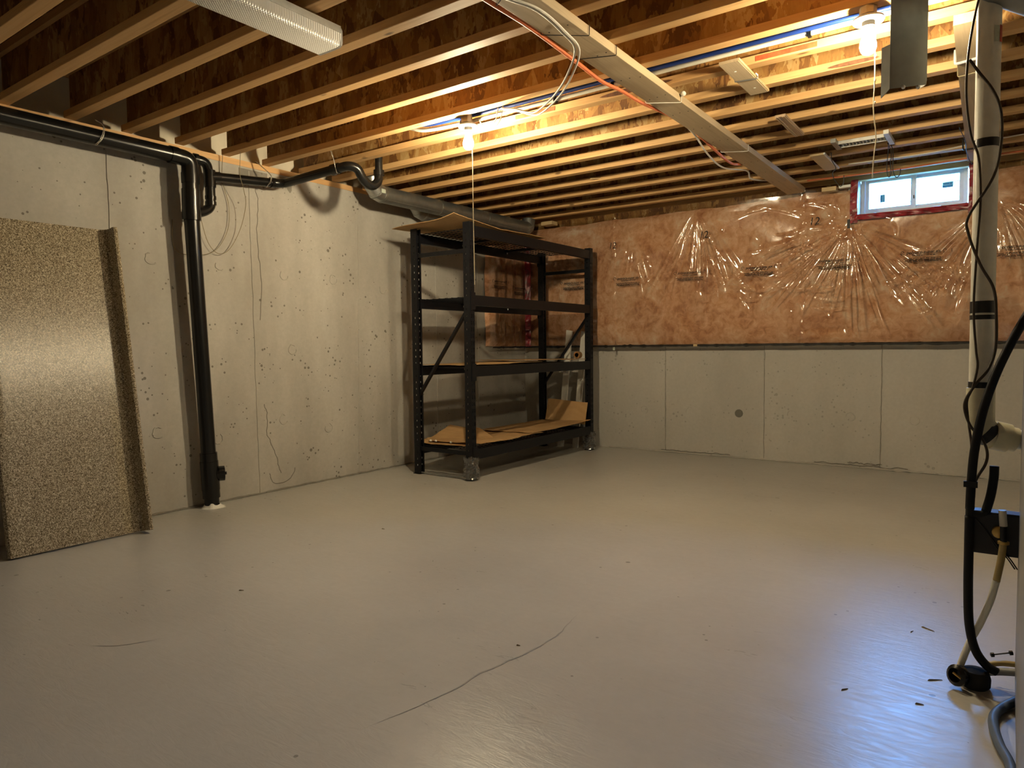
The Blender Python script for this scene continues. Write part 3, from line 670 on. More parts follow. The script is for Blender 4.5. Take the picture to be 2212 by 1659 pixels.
scrap('floor_board', -1.088, -1.003, 3.13, 3.60, 'board_finish', 'tan tongue and groove board tied up under the joists beside the plank', tongue)
def ribs(o, x0, x1, y0, y1, z):
    for q in (.1, .27, .72, .88): MB().box(x0+(x1-x0)*q-.003, x0+(x1-x0)*q+.003, y0, y1, z-.004, z).build('bead', 'molding_wood', o)
scrap('door_molding', -1.085, -1.030, 4.03, 4.46, 'molding_wood', 'ribbed brown door molding stored across the joists', ribs)
def lip(o, x0, x1, y0, y1, z): MB().box(x1, x1+.010, y0, y1, z+.001, z+.013).build('edge_strip', 'white_metal', o)
scrap('floor_board', -1.119, -1.034, 5.0, 5.48, 'pine_block', 'tan board with white edge strip stored by the window', lip)

vr = thing('vent_register', (-.76, 4.83, 2.246), 'white louvred vent register held up under the joists', 'vent')
MB().box(-.915,-.625, 4.77, 4.775, 2.236, 2.256).build('frame', 'white_metal', vr); MB().box(-.915,-.625, 4.865, 4.87, 2.236, 2.256).build('frame', 'white_metal', vr)
MB().box(-.93,-.90, 4.69, 4.89, 2.232, 2.256).build('end_flange', 'galvanized_dull', vr); MB().box(-.64,-.612, 4.69, 4.96, 2.232, 2.256).build('end_flange', 'white_metal', vr)
for q in range(13):
    x = -.89+.0192*q; P = [V(x+.008*math.sin(math.pi*s/6), 4.778+.085*s/6, 2.242) for s in range(7)]
    MB().tube(P, .0035, 6).build('louvre', 'white_plastic', vr, True)
MB().box(-.90,-.64, 4.775, 4.865, 2.254, 2.258).build('backing', 'galvanized_dull', vr)
def wire_loop(pts, label, r=.0026): tag(MB().tube(catmull(pts, 8), r, 6).build('hanging_wire', 'black_wire', smooth=True), label, 'wire', 'black tie wires hanging by the vent')
wire_loop([(-.985,5.0,2.25), (-.99,5.05,2.21), (-.975,5.1,2.17), (-.995,5.1,2.14), (-.985,5.1,2.10), (-.96,5.1,2.06), (-.94,5.1,2.045), (-.925,5.1,2.075), (-.925,5.1,2.115)], 'black tie wire hanging in a hook below the white edged board')
wire_loop([(-.655,4.83,2.26), (-.64,4.9,2.235), (-.66,5.05,2.21), (-.672,5.1,2.14), (-.668,5.1,2.085), (-.658,5.1,2.062), (-.648,5.1,2.085), (-.652,5.1,2.15), (-.648,5.1,2.19), (-.645,5.05,2.22), (-.655,4.98,2.25)], 'narrow black wire loop hanging below the vent register')
wire_loop([(-.64,5.0,2.25), (-.632,5.05,2.21), (-.638,5.1,2.15), (-.636,5.1,2.10), (-.625,5.1,2.065), (-.61,5.1,2.055), (-.597,5.1,2.075), (-.594,5.1,2.105)], 'open black wire hook hanging right of the narrow loop')
tag(MB().tube(catmull([(-.95,5.40,2.252), (-.8,5.38,2.245), (-.6,5.36,2.238), (-.42,5.34,2.235), (-.2,5.32,2.248), (.1,5.3,2.256)], 8), .004, 7).build('pale_cable', 'white_cable', smooth=True), 'pale cable strung across the joists just before the window', 'cable')
tag(MB().tube(catmull([(-1.3,5.74,2.252), (-.8,5.73,2.24), (-.3,5.73,2.248), (.3,5.73,2.25)], 8), .006, 7).build('copper_pipe', 'orange_cable', smooth=True), 'thin copper coloured line under the joist nearest the window', 'pipe')

def wood_block(x0, x1, y0, y1, z0, z1, label): tag(MB().box(x0, x1, y0, y1, z0, z1).build('wood_block', 'pine_block', bevel=.002), label, 'block', 'wood blocks on the insulation')
wood_block(-3.84,-3.71, 5.88, 5.985, 2.205, 2.24, 'small pine block in the corner above the storage rack')
wood_block(-1.235,-1.13, 5.93, 5.995, 2.19, 2.222, 'small pine block left of the window')
tag(MB().box(-1.115,-1.03, 5.95, 5.995, 2.205, 2.225).build('foam_block', 'trim_white', bevel=.002), 'small white block between pine block and window', 'block')

# plank on the right and the hanging grey metal channel
rp = thing('stored_plank', (-.215, 4.3, 2.2), 'long pale plank slung under the joists behind the white vent pipe', 'plank')
MB().hexa([V(-.205,3.2,2.205), V(-.095,3.2,2.205), V(-.165,5.62,2.205), V(-.262,5.62,2.205)], [V(-.205,3.2,2.243), V(-.095,3.2,2.243), V(-.165,5.62,2.243), V(-.262,5.62,2.243)]).build('board', 'pine_plank', rp)
for y, mt in ((3.62,'grey_hose'), (3.80,'thin_wire')): MB().tube(fillet([(-.222,y,2.258), (-.222,y,2.198), (-.10,y-.03,2.198), (-.10,y-.03,2.258)], .01), .006 if mt == 'grey_hose' else .0025, 7).build('sling', mt, rp)
MB().tube(fillet([(-.268,5.2,2.258), (-.268,5.25,2.20), (-.15,5.25,2.20), (-.15,5.2,2.258)], .01), .005, 7).build('sling', 'black_tape', rp)
MB().tube(catmull([(-.262,4.7,2.205), (-.245,5.0,2.19), (-.25,5.3,2.185), (-.23,5.5,2.16), (-.19,5.5,2.17), (-.17,5.3,2.2)], 8), .0022, 6).build('sling_wire', 'black_wire', rp)
gc = thing('metal_channel', (-.27, 2.45, 1.77), 'grey galvanized metal channel hanging down from the joists right of the bulb', 'duct channel')
dx = Vector((.088,.066,0)).normalized(); nn = Vector((-dx.y, dx.x, 0)); p0 = V(-.315, 2.418, 0); 
def chan(p, wd, z0, z1, th): return MB().hexa([p+V(0,0,z0), p+dx*wd+V(0,0,z0+.012), p+dx*wd+nn*th+V(0,0,z0+.012), p+nn*th+V(0,0,z0)], [p+V(0,0,z1), p+dx*wd+V(0,0,z1), p+dx*wd+nn*th+V(0,0,z1), p+nn*th+V(0,0,z1)])
chan(p0, .112, 1.768, 2.30, .002).build('web', 'galvanized_dull', gc); 
MB().hexa([p0+V(0,0,1.768), p0+nn*.03-dx*.01+V(0,0,1.75), p0+nn*.03-dx*.008+V(0,0,1.75), p0+dx*.002+V(0,0,1.768)], [p0+V(0,0,1.90), p0+nn*.03-dx*.01+V(0,0,1.90), p0+nn*.03-dx*.008+V(0,0,1.90), p0+dx*.002+V(0,0,1.90)]).build('flange', 'galvanized_dull', gc)
q0 = p0+dx*.112; chan(q0, .002, 1.78, 2.30, .03).build('flange', 'galvanized_dull', gc)
for a in (.04, .085): MB().lathe([(.001,0), (.007,.003), (.004,.008), (.001,.009)], p0+dx*a+V(0,0,1.772), -nn, 8).build('rivet', 'zinc_screw', gc)

# ------------------------------------------------------------------ black drain pipes on the left wall
dp = thing('drain_pipe', (-4.1, 2.44, 0), 'black plastic drain stack with horizontal run, elbow, trap and cleanout on the left wall', 'pipe')
R3, R2 = .0445, .030
bend_top = V(-4.065, 2.335, 2.153); vtop = V(-4.078, 2.352, 1.80); vbot = V(-4.105, 2.437, 0.0)
MB().tube([(-4.06,-2.0,2.19), (-4.06,2.235,2.156)], R3, 24).build('run', 'black_plastic', dp, 'auto')
MB().tube([(-4.062,2.215,2.1565), (-4.0625,2.262,2.1555)], R3+.006, 24).build('coupling', 'black_plastic', dp, 'auto')
MB().tube(fillet([(-4.0625,2.245,2.1555), (-4.066,2.345,2.152), (-4.0685,2.345,2.035)], .085, 10), R3+.004, 24).build('elbow', 'black_plastic', dp, 'auto')
MB().tube([(-4.068,2.345,2.07), (-4.0695,2.346,2.01)], R3+.007, 24).build('coupling', 'black_plastic', dp, 'auto')
MB().tube([(-4.0695,2.346,2.02), (-4.072,2.347,1.93)], R3+.003, 24).build('spacer', 'black_plastic', dp, 'auto')
MB().tube([(-4.071,2.347,1.975), (-4.076,2.35,1.81)], R3+.008, 24).build('wye_body', 'black_plastic', dp, 'auto')
MB().tube([(-4.075,2.3495,1.85), (-4.077,2.351,1.79)], R3+.010, 24).build('coupling', 'black_plastic', dp, 'auto')
MB().tube([vtop, vbot+(vtop-vbot)*.17], R3, 24).build('stack', 'black_plastic', dp, 'auto')
def along(s): return vbot+(vtop-vbot)*s
MB().tube([along(.195), along(.160)], R3+.007, 24).build('coupling', 'black_plastic', dp, 'auto')
co = MB().tube([along(.165), along(.063)], R3+.010, 24).build('cleanout_tee', 'black_plastic', dp, 'auto')
MB().tube([along(.075), along(.035)], R3+.008, 24).build('coupling', 'black_plastic', dp, 'auto')
MB().tube([along(.04), along(0)], R3, 24).build('base_pipe', 'black_plastic', dp, 'auto')
cp = along(.118); ax = V(.42,.9,.0).normalized()
MB().lathe([(R3-.004,0), (R3-.004,.05), (R3+.003,.05), (R3+.003,.085), (.004,.087)], cp, ax, 22).build('cleanout_neck', 'black_plastic', co, 'auto')
MB().lathe([(.004,0), (.012,0), (.012,.012), (.004,.012)], cp+ax*.086, ax, 4).build('cleanout_plug', 'black_plastic', co)
# smaller vent loop beside the stack and the branch to the trap
MB().tube(fillet([(-4.135,1.6,2.185), (-4.135,2.40,2.180), (-4.125,2.49,2.178), (-4.115,2.50,2.06)], .05, 8), R2, 18).build('vent_run', 'black_plastic', dp, 'auto')
MB().tube([(-4.13,2.405,2.180), (-4.13,2.43,2.180)], R2+.005, 18).build('coupling', 'black_plastic', dp, 'auto')
MB().tube([(-4.115,2.50,2.125), (-4.112,2.50,2.02)], R2+.006, 18).build('branch_tee', 'black_plastic', dp, 'auto')
MB().tube(fillet([(-4.112,2.50,2.03), (-4.11,2.50,1.895), (-4.10,2.44,1.855), (-4.085,2.36,1.835)], .05, 8), R2, 18).build('vent_return', 'black_plastic', dp, 'auto')
for z in (1.965, 1.93): MB().tube([(-4.111,2.50,z), (-4.111,2.50,z-.02)], R2+.004, 18).build('coupling', 'black_plastic', dp, 'auto')
MB().tube([(-4.113,2.50,2.085), (-4.112,2.565,2.095)], [R2+.006, R2+.003], 18).build('tee_neck', 'black_plastic', dp, 'auto')
MB().tube(fillet([(-4.113,2.52,2.090), (-4.10,2.95,2.128), (-4.07,3.02,2.132), (-3.62,3.10,2.178)], .07, 8), R2, 18).build('branch', 'black_plastic', dp, 'auto')
MB().tube([(-4.1,2.93,2.1265), (-4.1,2.965,2.129)], R2+.005, 18).build('coupling', 'black_plastic', dp, 'auto')
MB().tube([(-3.66,3.093,2.174), (-3.60,3.103,2.180)], R2+.005, 18).build('coupling', 'black_plastic', dp, 'auto')
MB().tube(fillet([(-3.62,3.10,2.178), (-3.53,3.115,2.187), (-3.50,3.17,2.18), (-3.50,3.215,2.11), (-3.50,3.29,2.075), (-3.50,3.355,2.12), (-3.50,3.36,2.19)], .05, 7), R2, 18).build('trap', 'black_plastic', dp, 'auto')
MB().tube([(-3.50,3.36,2.165), (-3.50,3.36,2.20)], R2+.006, 18).build('trap_nut', 'black_plastic', dp, 'auto')
MB().tube([(-3.50,3.36,2.19), (-3.495,3.36,2.50)], R2-.004, 18).build('riser', 'black_plastic', dp, 'auto')
cf = MB().grid(10, 24, lambda u, v_: V(-4.103, 2.44, 0)+V(math.cos(v_*6.283), math.sin(v_*6.283), 0)*(.046+.035*u*(.6+.7*abs(fbm(v_*6, 1))))+V(0,0,.045*(1-u)**2*(.4+.8*abs(fbm(v_*5, 3))))).build('mortar_collar', 'trim_white'); tag(cf, 'crumbled pale mortar round the foot of the black drain stack', 'mortar')
# perforated strap hangers
def strap(pts, label):
    o = thing('pipe_strap', pts[0], label, 'strap', 'perforated straps on the drain pipes'); P = [Vector(p) for p in catmull(pts, 5)]
    for i in range(len(P)-1):
        d = P[i+1]-P[i]
        if d.length < .002: continue
        c_ = (P[i]+P[i+1])/2; ang = d.normalized(); sd = ang.cross(V(1,.4,0)).normalized()
        MB().tube([c_+(ang*math.cos(a)+sd*math.sin(a))*.0055 for a in [k*math.pi/4 for k in range(9)]], .0018, 5).build('link', 'steel_strap', o)
strap([(-4.10,1.83,2.262), (-4.03,1.835,2.225), (-4.010,1.83,2.185), (-4.012,1.815,2.14), (-4.04,1.80,2.112)], 'short perforated strap over the big black horizontal pipe')
strap([(-4.15,2.86,2.262), (-4.10,2.88,2.215), (-4.06,2.91,2.165), (-4.068,2.91,2.12), (-4.10,2.90,2.088)], 'perforated strap holding the thin black branch by the plate')
strap([(-3.62,3.05,2.29), (-3.62,3.07,2.25), (-3.60,3.07,2.19), (-3.60,3.085,2.145)], 'perforated strap holding the black branch just before the trap')
# thin loose wires on the left wall
def wire(name, pts, label, r=.0019, mat='thin_wire'): tag(MB().tube(catmull(pts, 8), r, 6).build(name, mat, smooth=True), label, 'wire', 'thin wires on the left wall')
wire('loose_wire', [(-4.02,2.66,2.262), (-4.04,2.665,2.12), (-4.06,2.70,2.04), (-4.10,2.74,1.95), (-4.15,2.73,1.80), (-4.17,2.66,1.66), (-4.17,2.58,1.62), (-4.17,2.51,1.68), (-4.16,2.46,1.82), (-4.13,2.42,1.90)], 'right hand thin wire loop hanging in front of the concrete')
wire('loose_wire', [(-4.17,2.63,2.262), (-4.185,2.63,2.1), (-4.185,2.67,1.95), (-4.18,2.66,1.80), (-4.18,2.60,1.68), (-4.18,2.53,1.62), (-4.18,2.44,1.60), (-4.19,2.33,1.60), (-4.19,2.29,1.66), (-4.19,2.29,1.80)], 'thin wire that drops from the plate and passes behind the black stack')

# ------------------------------------------------------------------ galvanised ducts
def duct(name, x, yv, z, r, y1, label, end=True):
    o = thing(name, (x, yv, z), label, 'duct', 'round metal ducts along the left wall')
    MB().tube([(x, yv, 2.34), (x, yv, z+.085)], r, 28).build('collar', 'galvanized', o, 'auto')
    P = [V(x, yv, z+.095), V(x, yv+.01, z+.05), V(x, yv+.045, z+.012), V(x, yv+.095, z)]
    for a, b in zip(P[:-1], P[1:]):
        d = (b-a).normalized(); MB().tube([a-d*.016, b+d*.016], r+.001, 28).build('elbow_segment', 'galvanized', o, 'auto')
        MB().tube([b-d*.003, b+d*.004], r+.004, 28).build('elbow_seam', 'galvanized', o, 'auto')
    n = 3; ys = [yv+.10+(y1-yv-.10)*k/n for k in range(n+1)]
    for a, b in zip(ys[:-1], ys[1:]):
        MB().tube([(x, a, z), (x, b+.004, z)], r, 28).build('duct_section', 'galvanized_dull', o, 'auto')
        MB().bar((x+.7*r, a+.01, z-.72*r), (x+.7*r, b-.01, z-.72*r), .006, .006).build('lock_seam', 'galvanized_dull', o)
        if b < y1-.01: MB().tube([(x, b-.004, z), (x, b+.006, z)], r+.0022, 28).build('joint_band', 'galvanized_dull', o, 'auto')
        MB().lathe([(.001,0), (.004,0), (.004,.004), (.001,.005)], (x+.6*r, b-.05, z+.8*r), (.6,0,.8), 8).build('screw', 'zinc_screw', o)
    if end:
        MB().tube(fillet([(x, y1, z), (x, y1+.06, z+.005), (x, y1+.075, z+.09)], .06, 6), r+.001, 28).build('end_elbow', 'galvanized_dull', o, 'auto')
    return o
d1 = duct('round_duct', -3.93, 3.70, 2.172, .0635, 5.72, 'long round metal duct running above the storage rack')
MB().box(-3.868,-3.862, 3.735, 3.775, 2.165, 2.195).build('sticker', 'label_paper', d1)
duct('round_duct', -4.09, 4.335, 2.135, .055, 5.35, 'shorter round metal duct tucked behind the long one', False)

# ------------------------------------------------------------------ countertop leaning on the wall
ct = thing('countertop', (-3.88, 1.57, 0), 'speckled brown laminate countertop leaning upright against the left wall', 'countertop')
bx, bz, tx, tz = -3.900, .004, -4.172, 1.668
ld = V(tx-bx, 0, tz-bz); un = V(ld.z, 0, -ld.x).normalized()    # out of the top surface, into the room
ybk, yfr = 1.905, 1.255
prof = [(yfr+.004,-.012), (yfr,.0), (yfr,.022), (yfr+.006,.034), (yfr+.018,.038), (yfr+.05,.036), (ybk-.075,.036), (ybk-.052,.040), (ybk-.036,.052), (ybk-.028,.072), (ybk-.026,.105), (ybk-.022,.113), (ybk-.012,.117), (ybk-.003,.113), (ybk,.105), (ybk,.018), (ybk-.02,.016), (yfr+.035,.016), (yfr+.032,-.012)]
vs = [V(bx, y, bz)+un*n for y, n in prof]
o = MB().prism(vs, ld).build('top', 'countertop_laminate', ct, 'auto')
for yy in (yfr+.12, ybk-.14):
    MB().bar(V(bx, yy, bz)+un*.008+ld*.1, V(bx, yy, bz)+un*.008+ld*.95, .04, .016, un).build('backing_strip', 'pine_block', ct)

# ------------------------------------------------------------------ storage rack
RX0, RX1, RY0, RY1, RH = -3.835, -3.245, 4.005, 5.86, 1.922
rk = thing('storage_rack', ((RX0+RX1)/2, (RY0+RY1)/2, 0), 'tall black steel storage rack with wire decks standing in the corner', 'rack')
PW, PD = .060, .050     # upright: depth along x (flange), width along y (web)
def holed(o, u, v_, wd, ht, cols, pitch, z0, name, par):
    """thin steel face with a row of slots: cols are (u0, u1, hole height, offset)"""
    m = MB(); u, v_ = Vector(u), Vector(v_)
    us = sorted({0.0, wd} | {c for k in cols for c in k[:2]}); zs = {0.0, ht}; n = int((ht-z0)/pitch)
    for u0, u1, hh, off in cols:
        for i in range(n): zs |= {z0+i*pitch+off, z0+i*pitch+off+hh}
    zs = sorted(z for z in zs if 0 <= z <= ht)
    def hole(a, z):
        for u0, u1, hh, off in cols:
            if u0-1e-6 <= a <= u1+1e-6:
                q = (z-z0-off) % pitch
                if q < hh and z0+off < z < z0+n*pitch: return True
        return False
    vs = [Vector(o)+u*a+v_*z for z in zs for a in us]; W = len(us); fs = []
    for j in range(len(zs)-1):
        for i in range(W-1):
            if not hole((us[i]+us[i+1])/2, (zs[j]+zs[j+1])/2): fs.append((j*W+i, j*W+i+1, (j+1)*W+i+1, (j+1)*W+i))
    m.add(vs, fs); return m.build(name, 'black_steel', par, solid=.0022)
def upright(x, y, sx):      # sx: which way the keyhole web looks
    p = MB().box(x-.036, x+.036, y-.01, y+PD+.01, 0, .004).build('upright', 'black_steel', rk)
    xw = x+sx*PW/2; xi = x-sx*PW/2
    holed((xw, y, .004), (0,1,0), (0,0,1), PD, RH-.004, [(.010,.017,.030,0), (.033,.040,.030,0)], .0505, .05, 'keyhole_web', p)
    for yy in (y, y+PD): holed((min(xw, xi), yy, .004), (1,0,0), (0,0,1), PW, RH-.004, [(.022,.030,.013,.01) if sx > 0 else (.030,.038,.013,.01)], .0505, .05, 'side_flange', p)
    MB().box(min(xi, xi+sx*.002), max(xi, xi+sx*.002), y, y+.014, .004, RH).build('lip', 'black_steel', p)
    MB().box(min(xi, xi+sx*.002), max(xi, xi+sx*.002), y+PD-.014, y+PD, .004, RH).build('lip', 'black_steel', p)
for x, sx in ((RX0+.03, -1), (RX1-.03, 1)):
    for y in (RY0, RY1-PD): upright(x, y, sx)
LEV = [.155, .778, 1.308, 1.820]; BH = .077
for z in LEV:
    for x, sx in ((RX0+.012, -1), (RX1-.012, 1)):
        b = MB().prism([(x+sx*.014, RY0+PD*.4, z), (x+sx*.014, RY0+PD*.4, z+BH), (x-sx*.012, RY0+PD*.4, z+BH), (x-sx*.012, RY0+PD*.4, z+BH-.018), (x-sx*.026, RY0+PD*.4, z+BH-.018), (x-sx*.026, RY0+PD*.4, z)], (0, RY1-RY0-PD*.8, 0)).build('shelf_beam', 'black_steel', rk)
        for yy in (RY0+.004, RY1-.062): MB().box(x+sx*.014-.002, x+sx*.014+.004, yy+.004, yy+.054, z-.03, z+BH+.02).build('end_plate', 'black_steel', b)
    for yy in (RY0+.58, RY0+1.22):
        cb = MB().box(RX0+.03, RX1-.03, yy-.015, yy+.015, z+BH-.032, z+BH-.016).build('cross_bar', 'black_steel', rk)
        for xx in (RX0+.05, RX1-.05): MB().lathe([(.001,-.016), (.005,-.012), (.005,0)], (xx, yy, z+BH-.034), seg=6).build('screw', 'zinc_screw', cb)
    for k in range(3):
        ya, yb = RY0+.06+k*.585, RY0+.06+k*.585+.57; xa, xb = RX0+.03, RX1-.03; zz = z+BH-.012
        dk = MB().bar((xa, ya, zz), (xb, ya, zz), .005, .005).build('wire_deck', 'black_steel', rk)
        for i in range(9): x = xa+.01+(xb-xa-.02)*i/8; MB().bar((x, ya, zz+.004), (x, yb, zz+.004), .004, .004).build('wire', 'black_steel', dk)
        for i in range(1, 13): y = ya+(yb-ya)*i/12; MB().bar((xa, y, zz), (xb, y, zz), .004, .004).build('wire', 'black_steel', dk)
for y in (RY0+.025, RY1-.025):
    for z in (.20, 1.715): MB().bar((RX0+.03, y, z), (RX1-.03, y, z), .020, .030).build('end_brace', 'black_steel', rk)
    MB().bar((RX1-.035, y, 1.29), (RX0+.035, y, .61), .018, .028, (0,1,0)).build('diagonal_brace', 'black_steel', rk)
MB().bar((RX0+.03, RY0+.02, .012), (RX1-.03, RY0+.02, .012), .02, .006).build('floor_brace', 'galvanized_dull', rk)

# cardboard on the rack
def card(name, nu, nv, fn, label, cat='cardboard', mat='cardboard'):
    o = MB().grid(nu, nv, fn).build(name, mat, smooth=False, solid=.004); return tag(o, label, cat, 'cardboard on the storage rack')
ztop = LEV[3]+BH+.004
card('cardboard_sheet', 16, 24, lambda u, v_: V(-3.93+.68*u, 3.90+1.15*v_-.06*u*(1-v_), ztop+.012+max(0,.058*(1-v_*2.2))*u**3+.012*math.sin(u*5+v_*3)+.01*(1-u)+.004*fbm(u*4, v_*4)), 'cardboard sheet overhanging the top shelf with a curled corner')
tag(MB().box(-3.86,-3.60, 4.09, 4.135, ztop+.050, ztop+.072).build('wood_strip', 'pine_block', bevel=.002), 'short pine strip lying on the topmost cardboard', 'wood strip')
z2 = LEV[1]+BH+.004
card('cardboard_sheet', 10, 18, lambda u, v_: V(RX0+.035+.50*u, RY0+.056+1.0*v_, z2+.006+.005*fbm(u*3, v_*3, 5)+.004*(v_ > .5)), 'flat cardboard sheet on the near half of the third shelf down')
card('cardboard_sheet', 10, 18, lambda u, v_: V(RX0+.035+.52*u, RY0+.80+.98*v_, z2+.016+.004*fbm(u*3, v_*3, 8)+.010*(1-v_)), 'flat cardboard sheet on the far half of the third shelf down')
tag(MB().lathe([(.020,-.024), (.034,-.024), (.034,.024), (.020,.024), (.020,-.024)], (RX1-.085, 5.72, z2+.055), (0,1,.0), 20).build('tape_roll', 'tape_roll', smooth='auto'), 'brown tape roll standing at the far end of the cardboard shelf', 'tape')
z1 = LEV[0]+BH+.004
def fold(u, a, b, h): return h*max(0, (a-u)/a) if u < a else 0
card('cardboard_box_flap', 14, 12, lambda u, v_: V(RX0-.03+.50*u-.02*v_, RY0+.056+.44*v_, z1+.010+.14*max(0, v_-.42)*(1 if u < .65 else max(0, 1-(u-.65)*3))-.02*max(0,.35-v_)*(1-u)+.05*max(0,.2-u)+.006*fbm(u*4, v_*4)), 'crumpled cardboard flap raised at the near end of the bottom shelf')
card('cardboard_sheet', 12, 16, lambda u, v_: V(RX0+.06+.545*u, RY0+.10+.85*v_, z1+.020+.008*fbm(u*5, v_*4, 2)+.014*u*(1-v_)+.01*(v_ > .6)*u), 'torn cardboard sheet across the middle of the bottom shelf')
card('cardboard_sheet', 12, 20, lambda u, v_: V(RX0+.05+.555*u, RY0+.78+1.0*v_, z1+.034+.028*v_*v_*u+.010*(1-v_)*u+.006*fbm(u*3, v_*5, 3)), 'bent cardboard sheet rising toward the back at the far end of the bottom shelf')
card('cardboard_piece', 12, 10, lambda u, v_: V(RX0+.14+.44*u, 5.71+.055*v_+.01*math.sin(u*7), z1+.05+.20*v_-.03*u*(1-v_)-.025*u*v_), 'upright cardboard panel leaning at the far end of the bottom shelf')
for k, (x, y) in enumerate(((RX0+.10, RY0+.08), (RX0+.15, RY0+.085), (RX0+.31, RY0+.08))):
    tag(MB().lathe([(.001,0), (.009,.003), (.011,.008), (.006,.014), (.001,.016)], (x, y, z1+.018), (.3,.2,1), 7).build('packing_scrap', 'trim_white'), ['white packing scrap at the left edge of the bottom shelf', 'second white packing scrap from the left on the bottom shelf', 'white packing scrap nearest the wrapped rack foot'][k], 'scrap', 'packing scraps on the bottom shelf')
tag(MB().bar((RX0+.30, RY0+.30, .10), (RX0+.40, RY0+.32, .155), .03, .003).build('paper_tag', 'label_paper'), 'pale paper tag hanging under the bottom shelf', 'tag')
# plastic wrapped round two rack feet
def bag(x, y, label):
    o = MB().grid(22, 16, lambda u, v_: V(x, y, .012)+V(math.cos(u*6.2832), math.sin(u*6.2832), 0)*(.046+.022*abs(fbm(math.cos(u*6.2832)*3+x, math.sin(u*6.2832)*3, v_*4))+.012*(1-v_)**2)+V(0,0,(.165+.03*fbm(u*5, x))*v_)).build('plastic_wrap', 'clear_bag'); tag(o, label, 'plastic wrap', 'plastic bags on the rack feet')
bag(RX1-.03, RY0+.025, 'crumpled clear plastic round the nearest rack foot')
bag(RX1-.03, RY1-.025, 'crumpled clear plastic round the rack foot by the back wall')
# white trim boards behind the rack
for x0, x1, zt, lab in ((-3.70,-3.635,1.16,'left white trim board leaning on the back wall behind the rack'), (-3.53,-3.468,1.145,'right white trim board leaning on the back wall behind the rack')):
    dx_ = .09
    tag(MB().hexa([V(x0+dx_-.06,5.89,.0), V(x1+dx_-.06,5.89,.0), V(x1+dx_-.06,5.905,.0), V(x0+dx_-.06,5.905,.0)], [V(x0+dx_,5.975,zt), V(x1+dx_,5.975,zt-.01), V(x1+dx_,5.99,zt-.01), V(x0+dx_,5.99,zt)]).build('trim_board', 'trim_white'), lab, 'board', 'white trim boards')

# ------------------------------------------------------------------ furnace corner on the right
fc = thing('furnace_cabinet', (.35, 2.1, 0), 'grey metal furnace cabinet at the right edge of the picture', 'furnace')
MB().box(.032, .62, 1.25, 2.46, .03, 1.0).build('body', 'cabinet_grey', fc, bevel=.012)
MB().box(.06, .60, 1.28, 2.43, 0, .03).build('plinth', 'black_plastic', fc)
vp = thing('vent_pipe', (-.067, 2.44, .7), 'white plastic vent pipe standing upright by the furnace, bound with black tape', 'pipe')
PX, PY, PR = -.067, 2.44, .0303
MB().tube([(PX-.003, PY+.02, 2.02), (PX, PY, .84)], PR, 24).build('pipe', 'pvc_pipe', vp, 'auto')
MB().tube([(PX, PY, .865), (PX, PY, .80)], PR+.0055, 24).build('elbow_socket', 'pvc_fitting', vp, 'auto')
MB().tube(fillet([(PX, PY, .83), (PX+.002, PY+.002, .735), (PX+.085, PY+.03, .715)], .06, 10), PR+.005, 24).build('elbow', 'pvc_fitting', vp, 'auto')
MB().tube([(PX+.03, PY+.011, .729), (PX+.066, PY+.024, .719)], PR+.012, 24).build('coupling', 'pvc_fitting', vp, 'auto')
MB().tube([(PX+.06, PY+.022, .719), (PX+.099, PY+.034, .716)], PR-.002, 24).build('inlet', 'pvc_pipe', vp, 'auto')
def ring(z, h, name='tape_band', tilt=0): MB().tube([(PX-.003*(z-.84)/1.18, PY+.02*(z-.84)/1.18, z), (PX-.003*(z-.84)/1.18, PY+.02*(z-.84)/1.18+tilt, z+h)], PR+.0016, 24).build(name, 'black_tape', vp, 'auto')
ring(1.556, .024); ring(1.082, .034, tilt=.001); ring(1.064, .013); ring(.866, .017)
MB().tube([(PX+.008, PY+.004, .742), (PX+.026, PY+.010, .727)], PR+.0072, 24).build('tape_band', 'black_tape', vp, 'auto')
m = MB(); ang = lambda a: V(math.cos(a), math.sin(a), 0)
def decal(a0, a1, z0, z1, mat): MB().grid(8, 1, lambda u, v_: V(PX-.002, PY+.017, z0+(z1-z0)*v_)+ang(math.radians(a0+(a1-a0)*u))*(PR+.0008)).build('pipe_label', mat, vp)
decal(-65, -38, 1.845, 1.89, 'label_paper'); decal(-36, -10, 1.845, 1.892, 'label_red')
MB().tube(fillet([(PX-.06, PY-.14, 2.05), (PX+.03, PY+.0, 2.0), (PX+.22, PY+.18, 1.94)], .03, 6), .055, 20).build('top_elbow', 'galvanized_dull', vp, 'auto')
def cable(name, pts, r, mat, label, cat='cable', seg=8): return tag(MB().tube(catmull(pts, 10), r, seg).build(name, mat, smooth=True), label, cat)
cable('thermostat_cable', [(-.085,2.405,2.0), (-.10,2.40,1.93), (-.115,2.40,1.82), (-.118,2.40,1.70), (-.105,2.402,1.59), (-.085,2.402,1.52), (-.078,2.402,1.40), (-.083,2.402,1.28), (-.088,2.402,1.10), (-.080,2.40,.98), (-.075,2.40,.93), (-.085,2.398,.87), (-.098,2.398,.83), (-.095,2.398,.78), (-.085,2.398,.70), (-.083,2.395,.62)], .0032, 'brown_cable', 'brown cable winding down the left side of the white vent pipe')
